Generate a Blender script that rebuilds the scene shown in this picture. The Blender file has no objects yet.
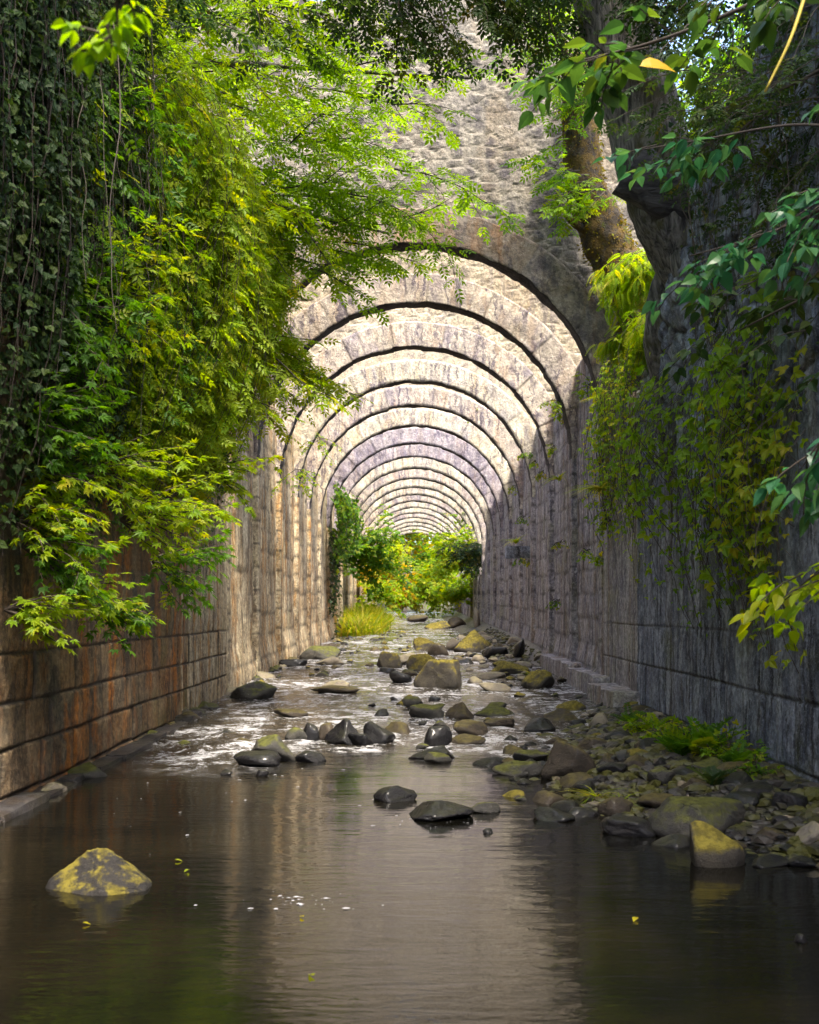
import bpy, math, random
import numpy as np
from mathutils import Vector

R_ = np.random.default_rng(11)
random.seed(11)
SC = bpy.context.scene
COL = SC.collection

# ------------------------------------------------------------------ camera model
FPX, CX, CY, EYE = 1100.0, 415.0, 610.0, 1.65


def P(px, py, Y):
    """the point at distance Y that lies in direction (px, py)"""
    return np.array([(px - CX) * Y / FPX, Y, EYE + (CY - py) * Y / FPX])


def zw(Y):
    """height of the stream surface at distance Y"""
    Y = np.asarray(Y, float)
    t = np.clip((Y - 13.0) / 3.0, 0, 1)
    return 0.05 * t * t * (3 - 2 * t) + 0.0142 * np.clip(Y - 14.0, 0, 130)


def on_water(px, py):
    Y = 15.0
    for _ in range(60):
        Y = 0.5 * Y + 0.5 * min(140.0, (EYE - float(zw(Y))) * FPX / max(py - CY, 1.5))
    return np.array([(px - CX) * Y / FPX, Y, float(zw(Y))])


# ------------------------------------------------------------------ noise
def _h(ix, iy, iz, seed):
    with np.errstate(over='ignore'):
        h = (ix.astype(np.int64) * 374761393 + iy.astype(np.int64) * 668265263
             + iz.astype(np.int64) * 2147483647 + seed * 974634777) & 0xFFFFFFFF
        h = ((h ^ (h >> 13)) * 1274126177) & 0xFFFFFFFF
        h = ((h ^ (h >> 16)) * 2246822519) & 0xFFFFFFFF
        h = h ^ (h >> 15)
    return (h & 0xFFFFFF) / float(0xFFFFFF)


def vnoise(x, y, z, seed=0):
    x, y, z = np.broadcast_arrays(np.asarray(x, float), np.asarray(y, float), np.asarray(z, float))
    fx, fy, fz = np.floor(x), np.floor(y), np.floor(z)
    u, v, w = x - fx, y - fy, z - fz
    u, v, w = [a * a * (3 - 2 * a) for a in (u, v, w)]
    r = 0
    for dx in (0, 1):
        for dy in (0, 1):
            for dz in (0, 1):
                r = r + (u if dx else 1 - u) * (v if dy else 1 - v) * (w if dz else 1 - w) * _h(fx + dx, fy + dy, fz + dz, seed)
    return r


def fbm(x, y, z, seed=0, oct=4, gain=0.5):
    a, s, t = 1.0, 0.0, 0.0
    x, y, z = np.asarray(x, float), np.asarray(y, float), np.asarray(z, float)
    for o in range(oct):
        s = s + a * vnoise(x, y, z, seed + o * 17)
        t += a
        a *= gain
        x, y, z = x * 2.03 + 3.1, y * 2.03 + 1.7, z * 2.03 + 5.3
    return s / t - 0.5


def sstep(x, a, b):
    t = np.clip((x - a) / (b - a), 0, 1)
    return t * t * (3 - 2 * t)


# ------------------------------------------------------------------ mesh building
def mk(name, V, F, mat, parent=None, smooth=False, attrs=None):
    V = np.ascontiguousarray(V, dtype=np.float32)
    if not isinstance(F, (list, tuple)):
        F = [F]
    F = [np.asarray(f, dtype=np.int32) for f in F if len(f)]
    me = bpy.data.meshes.new(name)
    nl = sum(f.size for f in F)
    nf = sum(len(f) for f in F)
    me.vertices.add(len(V)); me.loops.add(nl); me.polygons.add(nf)
    me.vertices.foreach_set('co', V.ravel())
    me.loops.foreach_set('vertex_index', np.concatenate([f.ravel() for f in F]).astype(np.int32))
    tot = np.concatenate([np.full(len(f), f.shape[1], dtype=np.int32) for f in F])
    st = np.concatenate([[0], np.cumsum(tot)[:-1]]).astype(np.int32)
    me.polygons.foreach_set('loop_start', st)
    me.polygons.foreach_set('loop_total', tot)
    me.polygons.foreach_set('use_smooth', np.full(nf, bool(smooth)))
    for k, a in (attrs or {}).items():
        at = me.attributes.new(k, 'FLOAT', 'POINT')
        at.data.foreach_set('value', np.ascontiguousarray(a, dtype=np.float32).ravel())
    me.update(calc_edges=True)
    me.validate()
    if isinstance(mat, (list, tuple)):
        for m in mat:
            me.materials.append(m)
    elif mat:
        me.materials.append(mat)
    o = bpy.data.objects.new(name, me)
    COL.objects.link(o)
    if parent is not None:
        o.parent = parent
    return o


def tag(o, label=None, cat=None, group=None, kind=None):
    if label: o['label'] = label
    if cat: o['category'] = cat
    if group: o['group'] = group
    if kind: o['kind'] = kind
    return o


def empty(name, loc, label, cat, group=None):
    o = bpy.data.objects.new(name, None)
    COL.objects.link(o)
    o.location = [float(c) for c in loc]
    return tag(o, label, cat, group)


def child(name, V, F, mat, root, smooth=False, attrs=None, label=None):
    """a part given in world coordinates under an Empty / thing at root.location"""
    V = np.asarray(V, float) - np.array(root.location)
    o = mk(name, V, F, mat, root, smooth, attrs)
    if label: o['label'] = label
    return o


def gridF(nu, nv, off=0, closed=False):
    """quads of a grid with index = i*nv + j"""
    i = np.arange(nu if closed else nu - 1); j = np.arange(nv - 1)
    I, J = np.meshgrid(i, j, indexing='ij')
    I2 = (I + 1) % nu
    a = I * nv + J; b = I2 * nv + J; c = I2 * nv + J + 1; d = I * nv + J + 1
    return np.stack([a, b, c, d], -1).reshape(-1, 4) + off


class MB:
    """collects pieces into one mesh"""
    def __init__(s): s.V = []; s.F = []; s.A = {}; s.n = 0
    def add(s, V, F, **attrs):
        V = np.asarray(V, float).reshape(-1, 3)
        if not isinstance(F, (list, tuple)): F = [F]
        for f in F:
            f = np.asarray(f)
            if len(f): s.F.append(f + s.n)
        s.V.append(V); s.n += len(V)
        for k, a in attrs.items():
            s.A.setdefault(k, []).append(np.broadcast_to(np.asarray(a, float), (len(V),)))
    def build(s, name, mat, root=None, smooth=False, label=None):
        V = np.concatenate(s.V)
        by = {}
        for f in s.F: by.setdefault(f.shape[1], []).append(f)
        F = [np.concatenate(v) for v in by.values()]
        A = {k: np.concatenate(v) for k, v in s.A.items()}
        if root is not None:
            return child(name, V, F, mat, root, smooth, A, label)
        return mk(name, V, F, mat, None, smooth, A)


def tube(pts, rad, n=8, cap=True, rough=0.0, seed=0, wob=2.0):
    """tapered tube along a polyline"""
    pts = np.asarray(pts, float); rad = np.broadcast_to(np.asarray(rad, float), (len(pts),))
    T = np.gradient(pts, axis=0); T /= np.linalg.norm(T, axis=1)[:, None] + 1e-9
    u = np.cross(T[0], [0.13, 0.21, 0.97]);
    if np.linalg.norm(u) < 1e-3: u = np.cross(T[0], [1, 0, 0])
    U = []
    for t in T:
        u = u - t * np.dot(u, t); u = u / (np.linalg.norm(u) + 1e-9); U.append(u)
    U = np.array(U); W = np.cross(T, U)
    a = np.linspace(0, 2 * np.pi, n, endpoint=False)
    ring = U[:, None] * np.cos(a)[None, :, None] + W[:, None] * np.sin(a)[None, :, None]
    r = rad[:, None] * np.ones((1, n))
    if rough:
        q = pts[:, None] + ring * rad[:, None, None]
        r = r * (1 + rough * 2 * fbm(q[..., 0] * wob, q[..., 1] * wob, q[..., 2] * wob, seed, 3))
    V = (pts[:, None] + ring * r[..., None]).reshape(-1, 3)
    m = len(pts)
    i = np.arange(m - 1); j = np.arange(n)
    I, J = np.meshgrid(i, j, indexing='ij'); J2 = (J + 1) % n
    F = [np.stack([I * n + J, I * n + J2, (I + 1) * n + J2, (I + 1) * n + J], -1).reshape(-1, 4)]
    if cap:
        V = np.concatenate([V, pts[:1], pts[-1:]])
        k0, k1 = m * n, m * n + 1
        jj = np.arange(n); j2 = (jj + 1) % n
        F.append(np.stack([np.full(n, k0), j2, jj], -1))
        F.append(np.stack([np.full(n, k1), (m - 1) * n + jj, (m - 1) * n + j2], -1))
    return V, F


def curve(ctrl, n):
    """smooth polyline through control points (Catmull-Rom)"""
    c = np.asarray(ctrl, float)
    c = np.concatenate([[2 * c[0] - c[1]], c, [2 * c[-1] - c[-2]]])
    out = []
    m = len(c) - 3
    for t in np.linspace(0, m - 1e-6, n):
        i = int(t); f = t - i
        p0, p1, p2, p3 = c[i:i + 4]
        out.append(0.5 * (2 * p1 + (p2 - p0) * f + (2 * p0 - 5 * p1 + 4 * p2 - p3) * f * f + (3 * p1 - p0 - 3 * p2 + p3) * f ** 3))
    return np.array(out)


# ------------------------------------------------------------------ node helper
class NT:
    def __init__(s, name):
        s.m = bpy.data.materials.new(name); s.m.use_nodes = True
        s.t = s.m.node_tree; s.t.nodes.clear()
        s.out = s.t.nodes.new('ShaderNodeOutputMaterial')
    def n(s, typ, ins=None, **props):
        nd = s.t.nodes.new('ShaderNode' + typ)
        for k, v in props.items(): setattr(nd, k, v)
        for k, v in (ins or {}).items():
            s.set(nd.inputs[k], v)
        return nd
    def set(s, sock, v):
        if isinstance(v, bpy.types.NodeSocket): s.t.links.new(v, sock)
        elif isinstance(v, (tuple, list)) and len(v) == 3 and sock.type == 'RGBA': sock.default_value = (*v, 1)
        else: sock.default_value = v
    def pos(s): return s.n('NewGeometry').outputs['Position']
    def attr(s, name): return s.n('Attribute', attribute_name=name).outputs['Fac']
    def map(s, vec, scale, loc=(0, 0, 0)):
        return s.n('Mapping', {'Vector': vec, 'Scale': scale, 'Location': loc}).outputs[0]
    def noise(s, vec, scale, detail=4.0, rough=0.55, dist=0.0):
        return s.n('TexNoise', {'Vector': vec, 'Scale': scale, 'Detail': detail, 'Roughness': rough, 'Distortion': dist}).outputs['Fac']
    def vor(s, vec, scale, feature='F1', out='Distance'):
        return s.n('TexVoronoi', {'Vector': vec, 'Scale': scale}, feature=feature).outputs[out]
    def ramp(s, fac, a, b):
        return s.n('MapRange', {'Value': fac, 'From Min': a, 'From Max': b}, interpolation_type='SMOOTHSTEP').outputs[0]
    def mix(s, fac, a, b, mode='MIX'):
        nd = s.t.nodes.new('ShaderNodeMix'); nd.data_type = 'RGBA'; nd.blend_type = mode
        s.set(nd.inputs[0], fac); s.set(nd.inputs[6], a); s.set(nd.inputs[7], b)
        return nd.outputs[2]
    def math(s, op, a, b=0.0, c=0.0):
        nd = s.n('Math', operation=op); s.set(nd.inputs[0], a); s.set(nd.inputs[1], b)
        if op == 'MULTIPLY_ADD': s.set(nd.inputs[2], c)
        return nd.outputs[0]
    def bump(s, h, strength=0.5, dist=0.02, normal=None):
        d = {'Height': h, 'Strength': strength, 'Distance': dist}
        if normal is not None: d['Normal'] = normal
        return s.n('Bump', d).outputs[0]
    def finish(s, base, rough, normal=None, **ins):
        d = {'Base Color': base, 'Roughness': rough}
        if normal is not None: d['Normal'] = normal
        d.update(ins)
        b = s.n('BsdfPrincipled', d)
        s.t.links.new(b.outputs[0], s.out.inputs[0])
        return s.m
# ------------------------------------------------------------------ materials
def masonry(name, colA, colB, pale, rust, dark, moss, amt_pale=.5, amt_rust=.4, amt_dark=.5, amt_moss=.2, joint=(.035, .03, .026), sx=5.0, sz=.22, seed=0.0, rough=.85, fine=1.0):
    """weathered stone: tint per stone, lime runs, rust runs, dark runs, moss patches; joint / stone attributes from the mesh"""
    t = NT(name)
    p = t.map(t.pos(), (1, 1, 1), (seed, seed * 1.7, seed * .3))
    stn, jnt = t.attr('stone'), t.attr('joint')
    n1 = t.noise(p, 2.2, 6, .62)
    n2 = t.noise(p, 17, 5, .65)
    c = t.mix(t.ramp(stn, .1, .9), colA, colB)
    c = t.mix(t.ramp(n1, .35, .68), c, t.mix(.5, colA, pale))
    wv = t.n('TexNoise', {'Vector': p, 'Scale': 2.6, 'Detail': 5.0, 'Roughness': .65}).outputs['Color']
    wv = t.n('VectorMath', {0: wv, 1: (.5, .5, .5)}, operation='SUBTRACT').outputs[0]
    wv = t.n('VectorMath', {0: wv, 1: (.34, .34, .8)}, operation='MULTIPLY').outputs[0]
    pw = t.n('VectorMath', {0: p, 1: wv}, operation='ADD').outputs[0]
    bl = t.noise(p, 5.5, 6, .72)
    c = t.mix(t.math('MULTIPLY', t.ramp(bl, .50, .64), .55), c, tuple(.42 * v for v in colB))
    c = t.mix(t.math('MULTIPLY', t.ramp(bl, .47, .34), .45), c, pale)
    run = t.map(pw, (sx, sx, sz))
    run2 = t.map(pw, (sx * 2.3, sx * 2.3, sz * 1.4), (7, 3, 1))
    wide = t.map(pw, (sx * .35, sx * .35, sz * .6), (2, 9, 4))
    s1 = t.noise(run, 1.0, 3, .55, .35)
    s2 = t.noise(run2, 1.0, 3, .55, .3)
    s3 = t.noise(wide, 1.0, 4, .55)
    s4 = t.noise(t.map(pw, (sx * 1.1, sx * 1.1, sz), (17, 23, 5)), 1.0, 3, .55, .3)
    c = t.mix(t.math('MULTIPLY', t.ramp(s4, .44, .62), t.math('MULTIPLY', t.ramp(s3, .38, .56), amt_rust)), c, rust)
    brk = t.ramp(t.noise(t.map(p, (1, 1, 1), (3, 31, 8)), 1.3, 5, .65), .36, .6)
    c = t.mix(t.math('MULTIPLY', t.math('MULTIPLY', t.ramp(s1, .48, .62), brk), amt_pale), c, pale)
    c = t.mix(t.math('MULTIPLY', t.math('MULTIPLY', t.ramp(s2, .50, .62), t.ramp(t.noise(t.map(p, (1, 1, .8), (13, 1, 4)), 1.1, 5, .65), .34, .58)), amt_dark), c, dark)
    c = t.mix(t.math('MULTIPLY', t.ramp(t.noise(p, .9, 5, .65), .52, .68), amt_moss), c, moss)
    c = t.mix(t.math('MULTIPLY', t.ramp(n2, .62, .40), .62 * fine), c, t.mix(.72, c, (.015, .014, .018)))
    c = t.mix(t.math('MULTIPLY', t.ramp(t.noise(p, 60, 3, .6), .56, .70), .35 * fine), c, pale)
    c = t.mix(t.math('MULTIPLY', jnt, .85), c, joint)
    h = t.math('ADD', t.math('MULTIPLY', n2, 1.0), t.math('MULTIPLY', t.noise(p, 70, 4, .7), .45))
    return t.finish(c, rough, t.bump(h, .9, .03), **{'Specular IOR Level': .25})


M = {}
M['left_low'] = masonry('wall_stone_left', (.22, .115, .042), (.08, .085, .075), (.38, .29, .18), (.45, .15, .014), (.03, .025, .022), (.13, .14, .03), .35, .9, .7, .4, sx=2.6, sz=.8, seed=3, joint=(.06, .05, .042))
M['right_low'] = masonry('wall_stone_right', (.145, .165, .25), (.09, .105, .165), (.56, .60, .70), (.15, .11, .06), (.014, .015, .024), (.12, .13, .03), .7, .5, .85, .5, sx=4.5, sz=.28, seed=9)  # blue of the sky light is put into the stone colour
M['side_left'] = masonry('pier_stone_left', (.42, .31, .17), (.28, .21, .13), (.76, .66, .46), (.42, .19, .03), (.05, .036, .034), (.2, .19, .05), .8, .8, .75, .22, sx=4.6, sz=.16, seed=21)  # golden sunlight is partly put into this stone's colour
M['side_right'] = masonry('pier_stone_right', (.29, .265, .285), (.205, .19, .235), (.60, .56, .53), (.27, .16, .07), (.05, .042, .06), (.19, .18, .04), .6, .6, .75, .42, sx=4.6, sz=.16, seed=33)  # violet of the shaded side is put into the stone colour
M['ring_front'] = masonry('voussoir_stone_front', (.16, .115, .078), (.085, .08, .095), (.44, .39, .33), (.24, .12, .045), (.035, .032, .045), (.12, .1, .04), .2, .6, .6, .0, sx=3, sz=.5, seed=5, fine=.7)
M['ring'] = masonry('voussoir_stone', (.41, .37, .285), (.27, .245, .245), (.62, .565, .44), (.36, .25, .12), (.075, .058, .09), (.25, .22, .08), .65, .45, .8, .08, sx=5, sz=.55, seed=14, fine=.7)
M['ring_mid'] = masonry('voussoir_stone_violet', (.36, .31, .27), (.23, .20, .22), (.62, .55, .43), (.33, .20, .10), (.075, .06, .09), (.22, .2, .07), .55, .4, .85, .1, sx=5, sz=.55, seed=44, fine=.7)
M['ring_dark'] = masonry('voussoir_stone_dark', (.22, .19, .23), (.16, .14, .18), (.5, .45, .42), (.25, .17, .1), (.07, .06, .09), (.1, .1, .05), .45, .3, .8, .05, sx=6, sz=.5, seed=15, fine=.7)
M['footing'] = masonry('wet_footing_stone', (.022, .02, .022), (.014, .013, .015), (.09, .085, .085), (.08, .05, .02), (.012, .011, .013), (.06, .06, .02), .4, .3, .5, .4, sx=4, sz=1, seed=18, rough=.35)
M['soffit'] = masonry('shade_painted_soffit', (.05, .042, .045), (.035, .03, .034), (.12, .1, .09), (.09, .06, .04), (.02, .018, .022), (.05, .05, .02), .4, .3, .5, .1, sx=4, sz=.6, seed=8)  # shade of the undersides is put into these dark colours
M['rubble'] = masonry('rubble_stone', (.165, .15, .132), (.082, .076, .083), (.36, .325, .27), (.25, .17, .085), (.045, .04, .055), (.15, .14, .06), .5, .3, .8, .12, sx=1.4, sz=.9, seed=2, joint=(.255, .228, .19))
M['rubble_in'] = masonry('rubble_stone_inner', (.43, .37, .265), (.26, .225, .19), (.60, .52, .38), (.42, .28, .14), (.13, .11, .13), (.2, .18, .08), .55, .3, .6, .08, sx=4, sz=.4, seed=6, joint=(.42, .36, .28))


def rock_mat(name, a, b, moss, amt, rough, fleck=(.35, .33, .3), spec=.5, coat=0.0, lo=.45, hi=.98):
    t = NT(name)
    tc = t.n('TexCoord').outputs['Object']
    p = t.map(t.pos(), (1, 1, 1))
    n1, n2 = t.noise(p, 5, 6, .65), t.noise(p, 34, 5, .7)
    c = t.mix(t.ramp(n1, .3, .7), a, b)
    c = t.mix(t.math('MULTIPLY', t.ramp(n2, .6, .72), .5), c, fleck)
    c = t.mix(t.math('MULTIPLY', t.ramp(n2, .45, .3), .6), c, tuple(.3 * v for v in a))
    up = t.n('SeparateXYZ', {0: t.n('NewGeometry').outputs['Normal']}).outputs[2]
    mk_ = t.math('ADD', up, t.math('MULTIPLY', t.math('SUBTRACT', t.noise(p, 7, 5, .7), .5), 1.6))
    mask = t.math('MULTIPLY', t.ramp(mk_, lo, hi), amt)
    mcol = t.mix(t.ramp(t.noise(p, 16, 4, .6), .35, .65), moss, tuple(.45 * v for v in moss))
    c = t.mix(mask, c, mcol)
    ck = t.n('TexVoronoi', {'Vector': t.map(p, (1, 1, 1.6)), 'Scale': 5.0}, feature='DISTANCE_TO_EDGE').outputs[0]
    ckm = t.ramp(t.noise(p, 3.3, 3, .6), .52, .62)
    c = t.mix(t.math('MULTIPLY', ckm, t.math('MULTIPLY', 1.0, t.ramp(t.math('ADD', ck, t.math('MULTIPLY', n2, .05)), .05, .02))), c, tuple(.45 * v for v in b))
    h = t.math('ADD', n2, t.math('MULTIPLY', t.noise(p, 90, 4, .7), .5))
    h = t.math('ADD', h, t.math('MULTIPLY', t.math('MULTIPLY', t.ramp(ck, .05, 0), ckm), -.35))
    return t.finish(c, t.mix(mask, (rough,) * 3, (.9,) * 3), t.bump(h, .8, .02), **{'Coat Weight': coat * .6, 'Coat Roughness': .12, 'Specular IOR Level': .2})


M['rock_moss'] = rock_mat('mossy_rock', (.07, .06, .045), (.04, .036, .032), (.19, .155, .022), .9, .8, (.17, .15, .12), lo=.2, hi=.72)
M['rock_pool'] = rock_mat('lichen_rock', (.022, .02, .018), (.012, .011, .011), (.17, .14, .018), .85, .7, (.07, .065, .06), lo=.62, hi=.92)
M['rock_green'] = rock_mat('green_mossy_rock', (.065, .06, .05), (.035, .034, .032), (.10, .105, .018), .9, .7)
M['rock_dry'] = rock_mat('dry_rock', (.26, .22, .16), (.16, .14, .115), (.30, .27, .1), .35, .8)
M['rock_wet'] = rock_mat('wet_rock', (.013, .012, .013), (.007, .007, .009), (.035, .036, .010), .4, .3, (.035, .035, .04), coat=.3)
M['rock_brown'] = rock_mat('brown_rock', (.055, .042, .03), (.03, .025, .02), (.11, .09, .022), .7, .6, (.2, .17, .13), coat=.12)

t = NT('bed_gravel')
p = t.pos()
v = t.n('TexVoronoi', {'Vector': p, 'Scale': 16.0})
c = t.mix(t.ramp(v.outputs['Color'], .2, .8), (.02, .018, .016), (.06, .05, .04))
c = t.mix(t.ramp(t.noise(p, 1.5, 5, .6), .5, .65), c, (.06, .06, .02))
M['bed'] = t.finish(c, .45, t.bump(v.outputs['Distance'], .8, -.05))

t = NT('pebbles')
rnd = t.attr('tint')
c = t.mix(rnd, (.010, .010, .011), (.05, .043, .035))
c = t.mix(t.ramp(rnd, .90, .98), c, (.24, .19, .13))
c = t.mix(t.ramp(t.noise(t.pos(), 2.5, 4, .6), .42, .56), c, (.06, .058, .013))
M['pebble'] = t.finish(c, .45, t.bump(t.noise(t.pos(), 60, 4, .6), .5, .01), **{'Specular IOR Level': .3})

t = NT('soil_and_litter')
p = t.pos()
c = t.mix(t.ramp(t.noise(p, 3, 6, .65), .35, .65), (.035, .026, .016), (.06, .065, .02))
c = t.mix(t.ramp(t.noise(p, 25, 4, .6), .58, .7), c, (.12, .08, .03))
M['soil'] = t.finish(c, .95, t.bump(t.noise(p, 12, 5, .7), .8, .08))

# water: dark, clear and brown; foam where the stream runs over stones
t = NT('stream_water')
p = t.pos()
rap = t.attr('rapid')
w1 = t.noise(t.map(p, (2.6, 9.0, 1)), 1.0, 4, .55, .6)
w2 = t.noise(t.map(p, (9, 22, 1), (4, 2, 0)), 1.0, 3, .5, .3)
w3 = t.noise(t.map(p, (.7, 1.6, 1), (1, 5, 0)), 1.0, 2, .5, .4)
hh = t.math('ADD', t.math('MULTIPLY', w1, t.math('MULTIPLY_ADD', rap, 4.6, .5)), t.math('MULTIPLY', w2, t.math('MULTIPLY_ADD', rap, 2.2, .16)))
hh = t.math('MULTIPLY', hh, t.math('MULTIPLY_ADD', t.ramp(t.noise(t.map(p, (.35, .8, 1), (9, 4, 0)), 1.0, 4, .6, .5), .35, .65), .9, .45))
hh = t.math('ADD', hh, t.math('MULTIPLY', w3, .5))
fo = t.noise(t.map(p, (3.2, 4.2, 1), (3, 8, 0)), 1.0, 6, .72, 1.2)
fo2 = t.noise(t.map(p, (20, 30, 1)), 1.0, 4, .7, .4)
fo3 = t.noise(t.map(p, (1.5, .9, 1), (6, 1, 0)), 1.0, 6, .75, .8)
fm = t.math('MULTIPLY', t.ramp(t.math('ADD', t.math('MULTIPLY', fo3, .4), t.math('ADD', t.math('MULTIPLY', fo, .33), t.math('MULTIPLY', fo2, .27))), .485, .575), t.ramp(rap, .12, .65))
c = t.mix(t.ramp(t.noise(p, .5, 4, .6), .4, .62), (.003, .003, .0022), (.007, .006, .0035))
c = t.mix(t.math('MULTIPLY', rap, .4), c, (.06, .05, .038))
c = t.mix(t.math('MULTIPLY', fm, .7), c, (.55, .55, .58))
M['water'] = t.finish(c, t.mix(fm, (.04,) * 3, (.6,) * 3), t.bump(hh, .17, .05), IOR=1.42)

t = NT('foam')
M['foam'] = t.finish((.25, .25, .27), .4)


def leaf_mat(name, cols, trans=.52, rough=.45, gain=1.0):
    """leaf: tint picks one of the colours, light passes through the blade"""
    t = NT(name)
    tint = t.attr('tint')
    cr = t.n('ValToRGB', {0: tint})
    e = cr.color_ramp.elements
    while len(e) < len(cols): e.new(.5)
    for i, c in enumerate(cols):
        e[i].position = i / max(1, len(cols) - 1); e[i].color = (*[v * gain for v in c], 1)
    c = cr.outputs[0]
    b = t.n('BsdfPrincipled', {'Base Color': c, 'Roughness': rough, 'Specular IOR Level': .2})
    hsv = t.n('HueSaturation', {'Hue': .488, 'Saturation': 1.1, 'Value': 2.5, 'Color': c})
    tr = t.n('BsdfTranslucent', {'Color': hsv.outputs[0]})
    m = t.n('MixShader', {0: trans, 1: b.outputs[0], 2: tr.outputs[0]})
    t.t.links.new(m.outputs[0], t.out.inputs[0])
    return t.m


M['lf_bright'] = leaf_mat('bright_leaf', [(.08, .155, .008), (.12, .21, .010), (.16, .24, .010), (.2, .25, .012), (.27, .25, .015)])
M['lf_green'] = leaf_mat('green_leaf', [(.035, .085, .012), (.05, .12, .012), (.075, .16, .012), (.11, .19, .012), (.17, .20, .016)])
M['lf_shade'] = leaf_mat('shade_leaf', [(.022, .06, .014), (.03, .075, .016), (.045, .09, .014), (.065, .10, .012), (.12, .12, .015)], .4, .4)
M['lf_dark'] = leaf_mat('dark_leaf', [(.016, .04, .012), (.026, .055, .014), (.04, .075, .014), (.06, .085, .012), (.12, .10, .015)], .3, .55, .75)
M['lf_cool'] = leaf_mat('cool_leaf', [(.02, .075, .035), (.03, .10, .045), (.045, .12, .04), (.06, .13, .03), (.12, .15, .02)], .4, .3)
M['lf_autumn'] = leaf_mat('autumn_leaf', [(.12, .16, .012), (.2, .21, .012), (.3, .25, .012), (.36, .26, .014), (.38, .22, .015)])
M['lf_yellow'] = leaf_mat('yellow_leaf', [(.5, .33, .02), (.5, .3, .02)])
M['lf_grass'] = leaf_mat('grass_blade', [(.10, .16, .012), (.16, .2, .014), (.24, .23, .02), (.3, .24, .05)])
M['lf_moss'] = leaf_mat('moss_frond', [(.09, .07, .01), (.14, .11, .012), (.12, .13, .012), (.2, .12, .015)], .25, .9)

t = NT('grey_bark')
tc = t.n('TexCoord').outputs['Object']
rid = t.noise(t.map(tc, (16, 16, 2.2)), 1.0, 5, .6, .5)
c = t.mix(t.ramp(rid, .35, .62), (.022, .020, .019), (.17, .155, .14))
c = t.mix(t.ramp(t.noise(tc, 2.5, 5, .6), .52, .68), c, (.06, .055, .02))
M['bark'] = t.finish(c, .9, t.bump(rid, 1.0, .09))
t = NT('dark_wood')
rid = t.noise(t.map(t.n('TexCoord').outputs['Object'], (3, 12, 12)), 1.0, 5, .6, .4)
M['deadwood'] = t.finish(t.mix(t.ramp(rid, .35, .65), (.012, .011, .012), (.055, .05, .05)), .8, t.bump(rid, .9, .05))
t = NT('mossy_bark')
tc = t.n('TexCoord').outputs['Object']
rid = t.noise(t.map(tc, (9, 9, 3)), 1.0, 6, .65, .4)
c = t.mix(t.ramp(rid, .38, .6), (.018, .013, .011), (.06, .045, .032))
c = t.mix(t.ramp(t.noise(tc, 5.2, 6, .75), .42, .56), c, (.10, .06, .008))
c = t.mix(t.ramp(t.noise(tc, 4.1, 5, .7), .55, .66), c, (.08, .09, .010))
M['mossbark'] = t.finish(c, .95, t.bump(t.math('ADD', rid, t.noise(tc, 30, 4, .7)), 1.0, .06))
t = NT('twig_bark')
M['twig'] = t.finish((.045, .032, .022), .85)
t = NT('dry_stem')
M['dry'] = t.finish((.10, .08, .06), .9)
t = NT('yellow_stem')
M['ystem'] = t.finish((.42, .33, .04), .6)
# ------------------------------------------------------------------ stonework patterns
def ashlar(u, v, courses, blk=(.7, 1.3), seed=0):
    """distance to the nearest joint and a random number per block, for wall coordinates u (along) and v (up, from 0)"""
    rs = np.random.default_rng(seed)
    edges = np.concatenate([[0], np.cumsum(courses)])
    k = np.clip(np.searchsorted(edges, v, side='right') - 1, 0, len(courses) - 1)
    dv = np.minimum(np.abs(v - edges[k]), np.abs(edges[k + 1] - v))
    umin, umax = u.min() - 3, u.max() + 3
    du = np.full(u.shape, 9.0); rid = np.zeros(u.shape)
    for c in range(len(courses)):
        m = k == c
        if not m.any(): continue
        e = [umin - rs.random()]
        while e[-1] < umax: e.append(e[-1] + rs.uniform(*blk))
        e = np.array(e); r = rs.random(len(e))
        j = np.clip(np.searchsorted(e, u[m], side='right') - 1, 0, len(e) - 2)
        du[m] = .5 * np.minimum(u[m] - e[j], e[j + 1] - u[m]); rid[m] = r[j]
    return np.minimum(du, dv), rid


def rubble(u, v, size=.3, seed=0, asp=1.45):
    """irregular stones: edge distance and a random number per stone"""
    u = u + .10 * fbm(u * 3, v * 3, 0, seed + 5, 2); v = v + .10 * fbm(u * 3, v * 3, 7, seed + 6, 2)
    a, b = u / (size * asp), v / size
    ia, ib = np.floor(a), np.floor(b)
    f1 = np.full(u.shape, 9.0); f2 = np.full(u.shape, 9.0); idv = np.zeros(u.shape)
    z0 = np.zeros(u.shape)
    for dx in (-1, 0, 1):
        for dy in (-1, 0, 1):
            cx, cy = ia + dx, ib + dy
            px = cx + .12 + .76 * _h(cx, cy, z0, seed); py = cy + .12 + .76 * _h(cx, cy, z0 + 1, seed)
            d = np.hypot(a - px, b - py)
            r = _h(cx, cy, z0 + 2, seed)
            near = d < f1
            f2 = np.where(near, f1, np.minimum(f2, d))
            idv = np.where(near, r, idv); f1 = np.where(near, d, f1)
    return (f2 - f1) * size * .6, idv


def spaced(segs):
    """concatenate (start, stop, step) runs"""
    out = []
    for a, b, s in segs: out.append(np.arange(a, b, s))
    out.append([segs[-1][1]])
    return np.concatenate(out)


A_ = 3.4            # half the width of the channel
ZC = 4.89           # springing height of the arches
RAD = 3.4           # inner radius
RINGW = .63
D1, STEP, NARCH, THICK = 19.9, 3.95, 20, .42
BANKL, BANKR = 6.9, 7.0


def top_right(Y):
    return 7.2 - 1.9 * sstep(Y, 13.2, 15.6) - .35 * sstep(Y, 15.6, 19.5) + 2.0 * sstep(Y, 20.3, 21.5) - 3.4 * sstep(Y, 52, 57)


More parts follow.
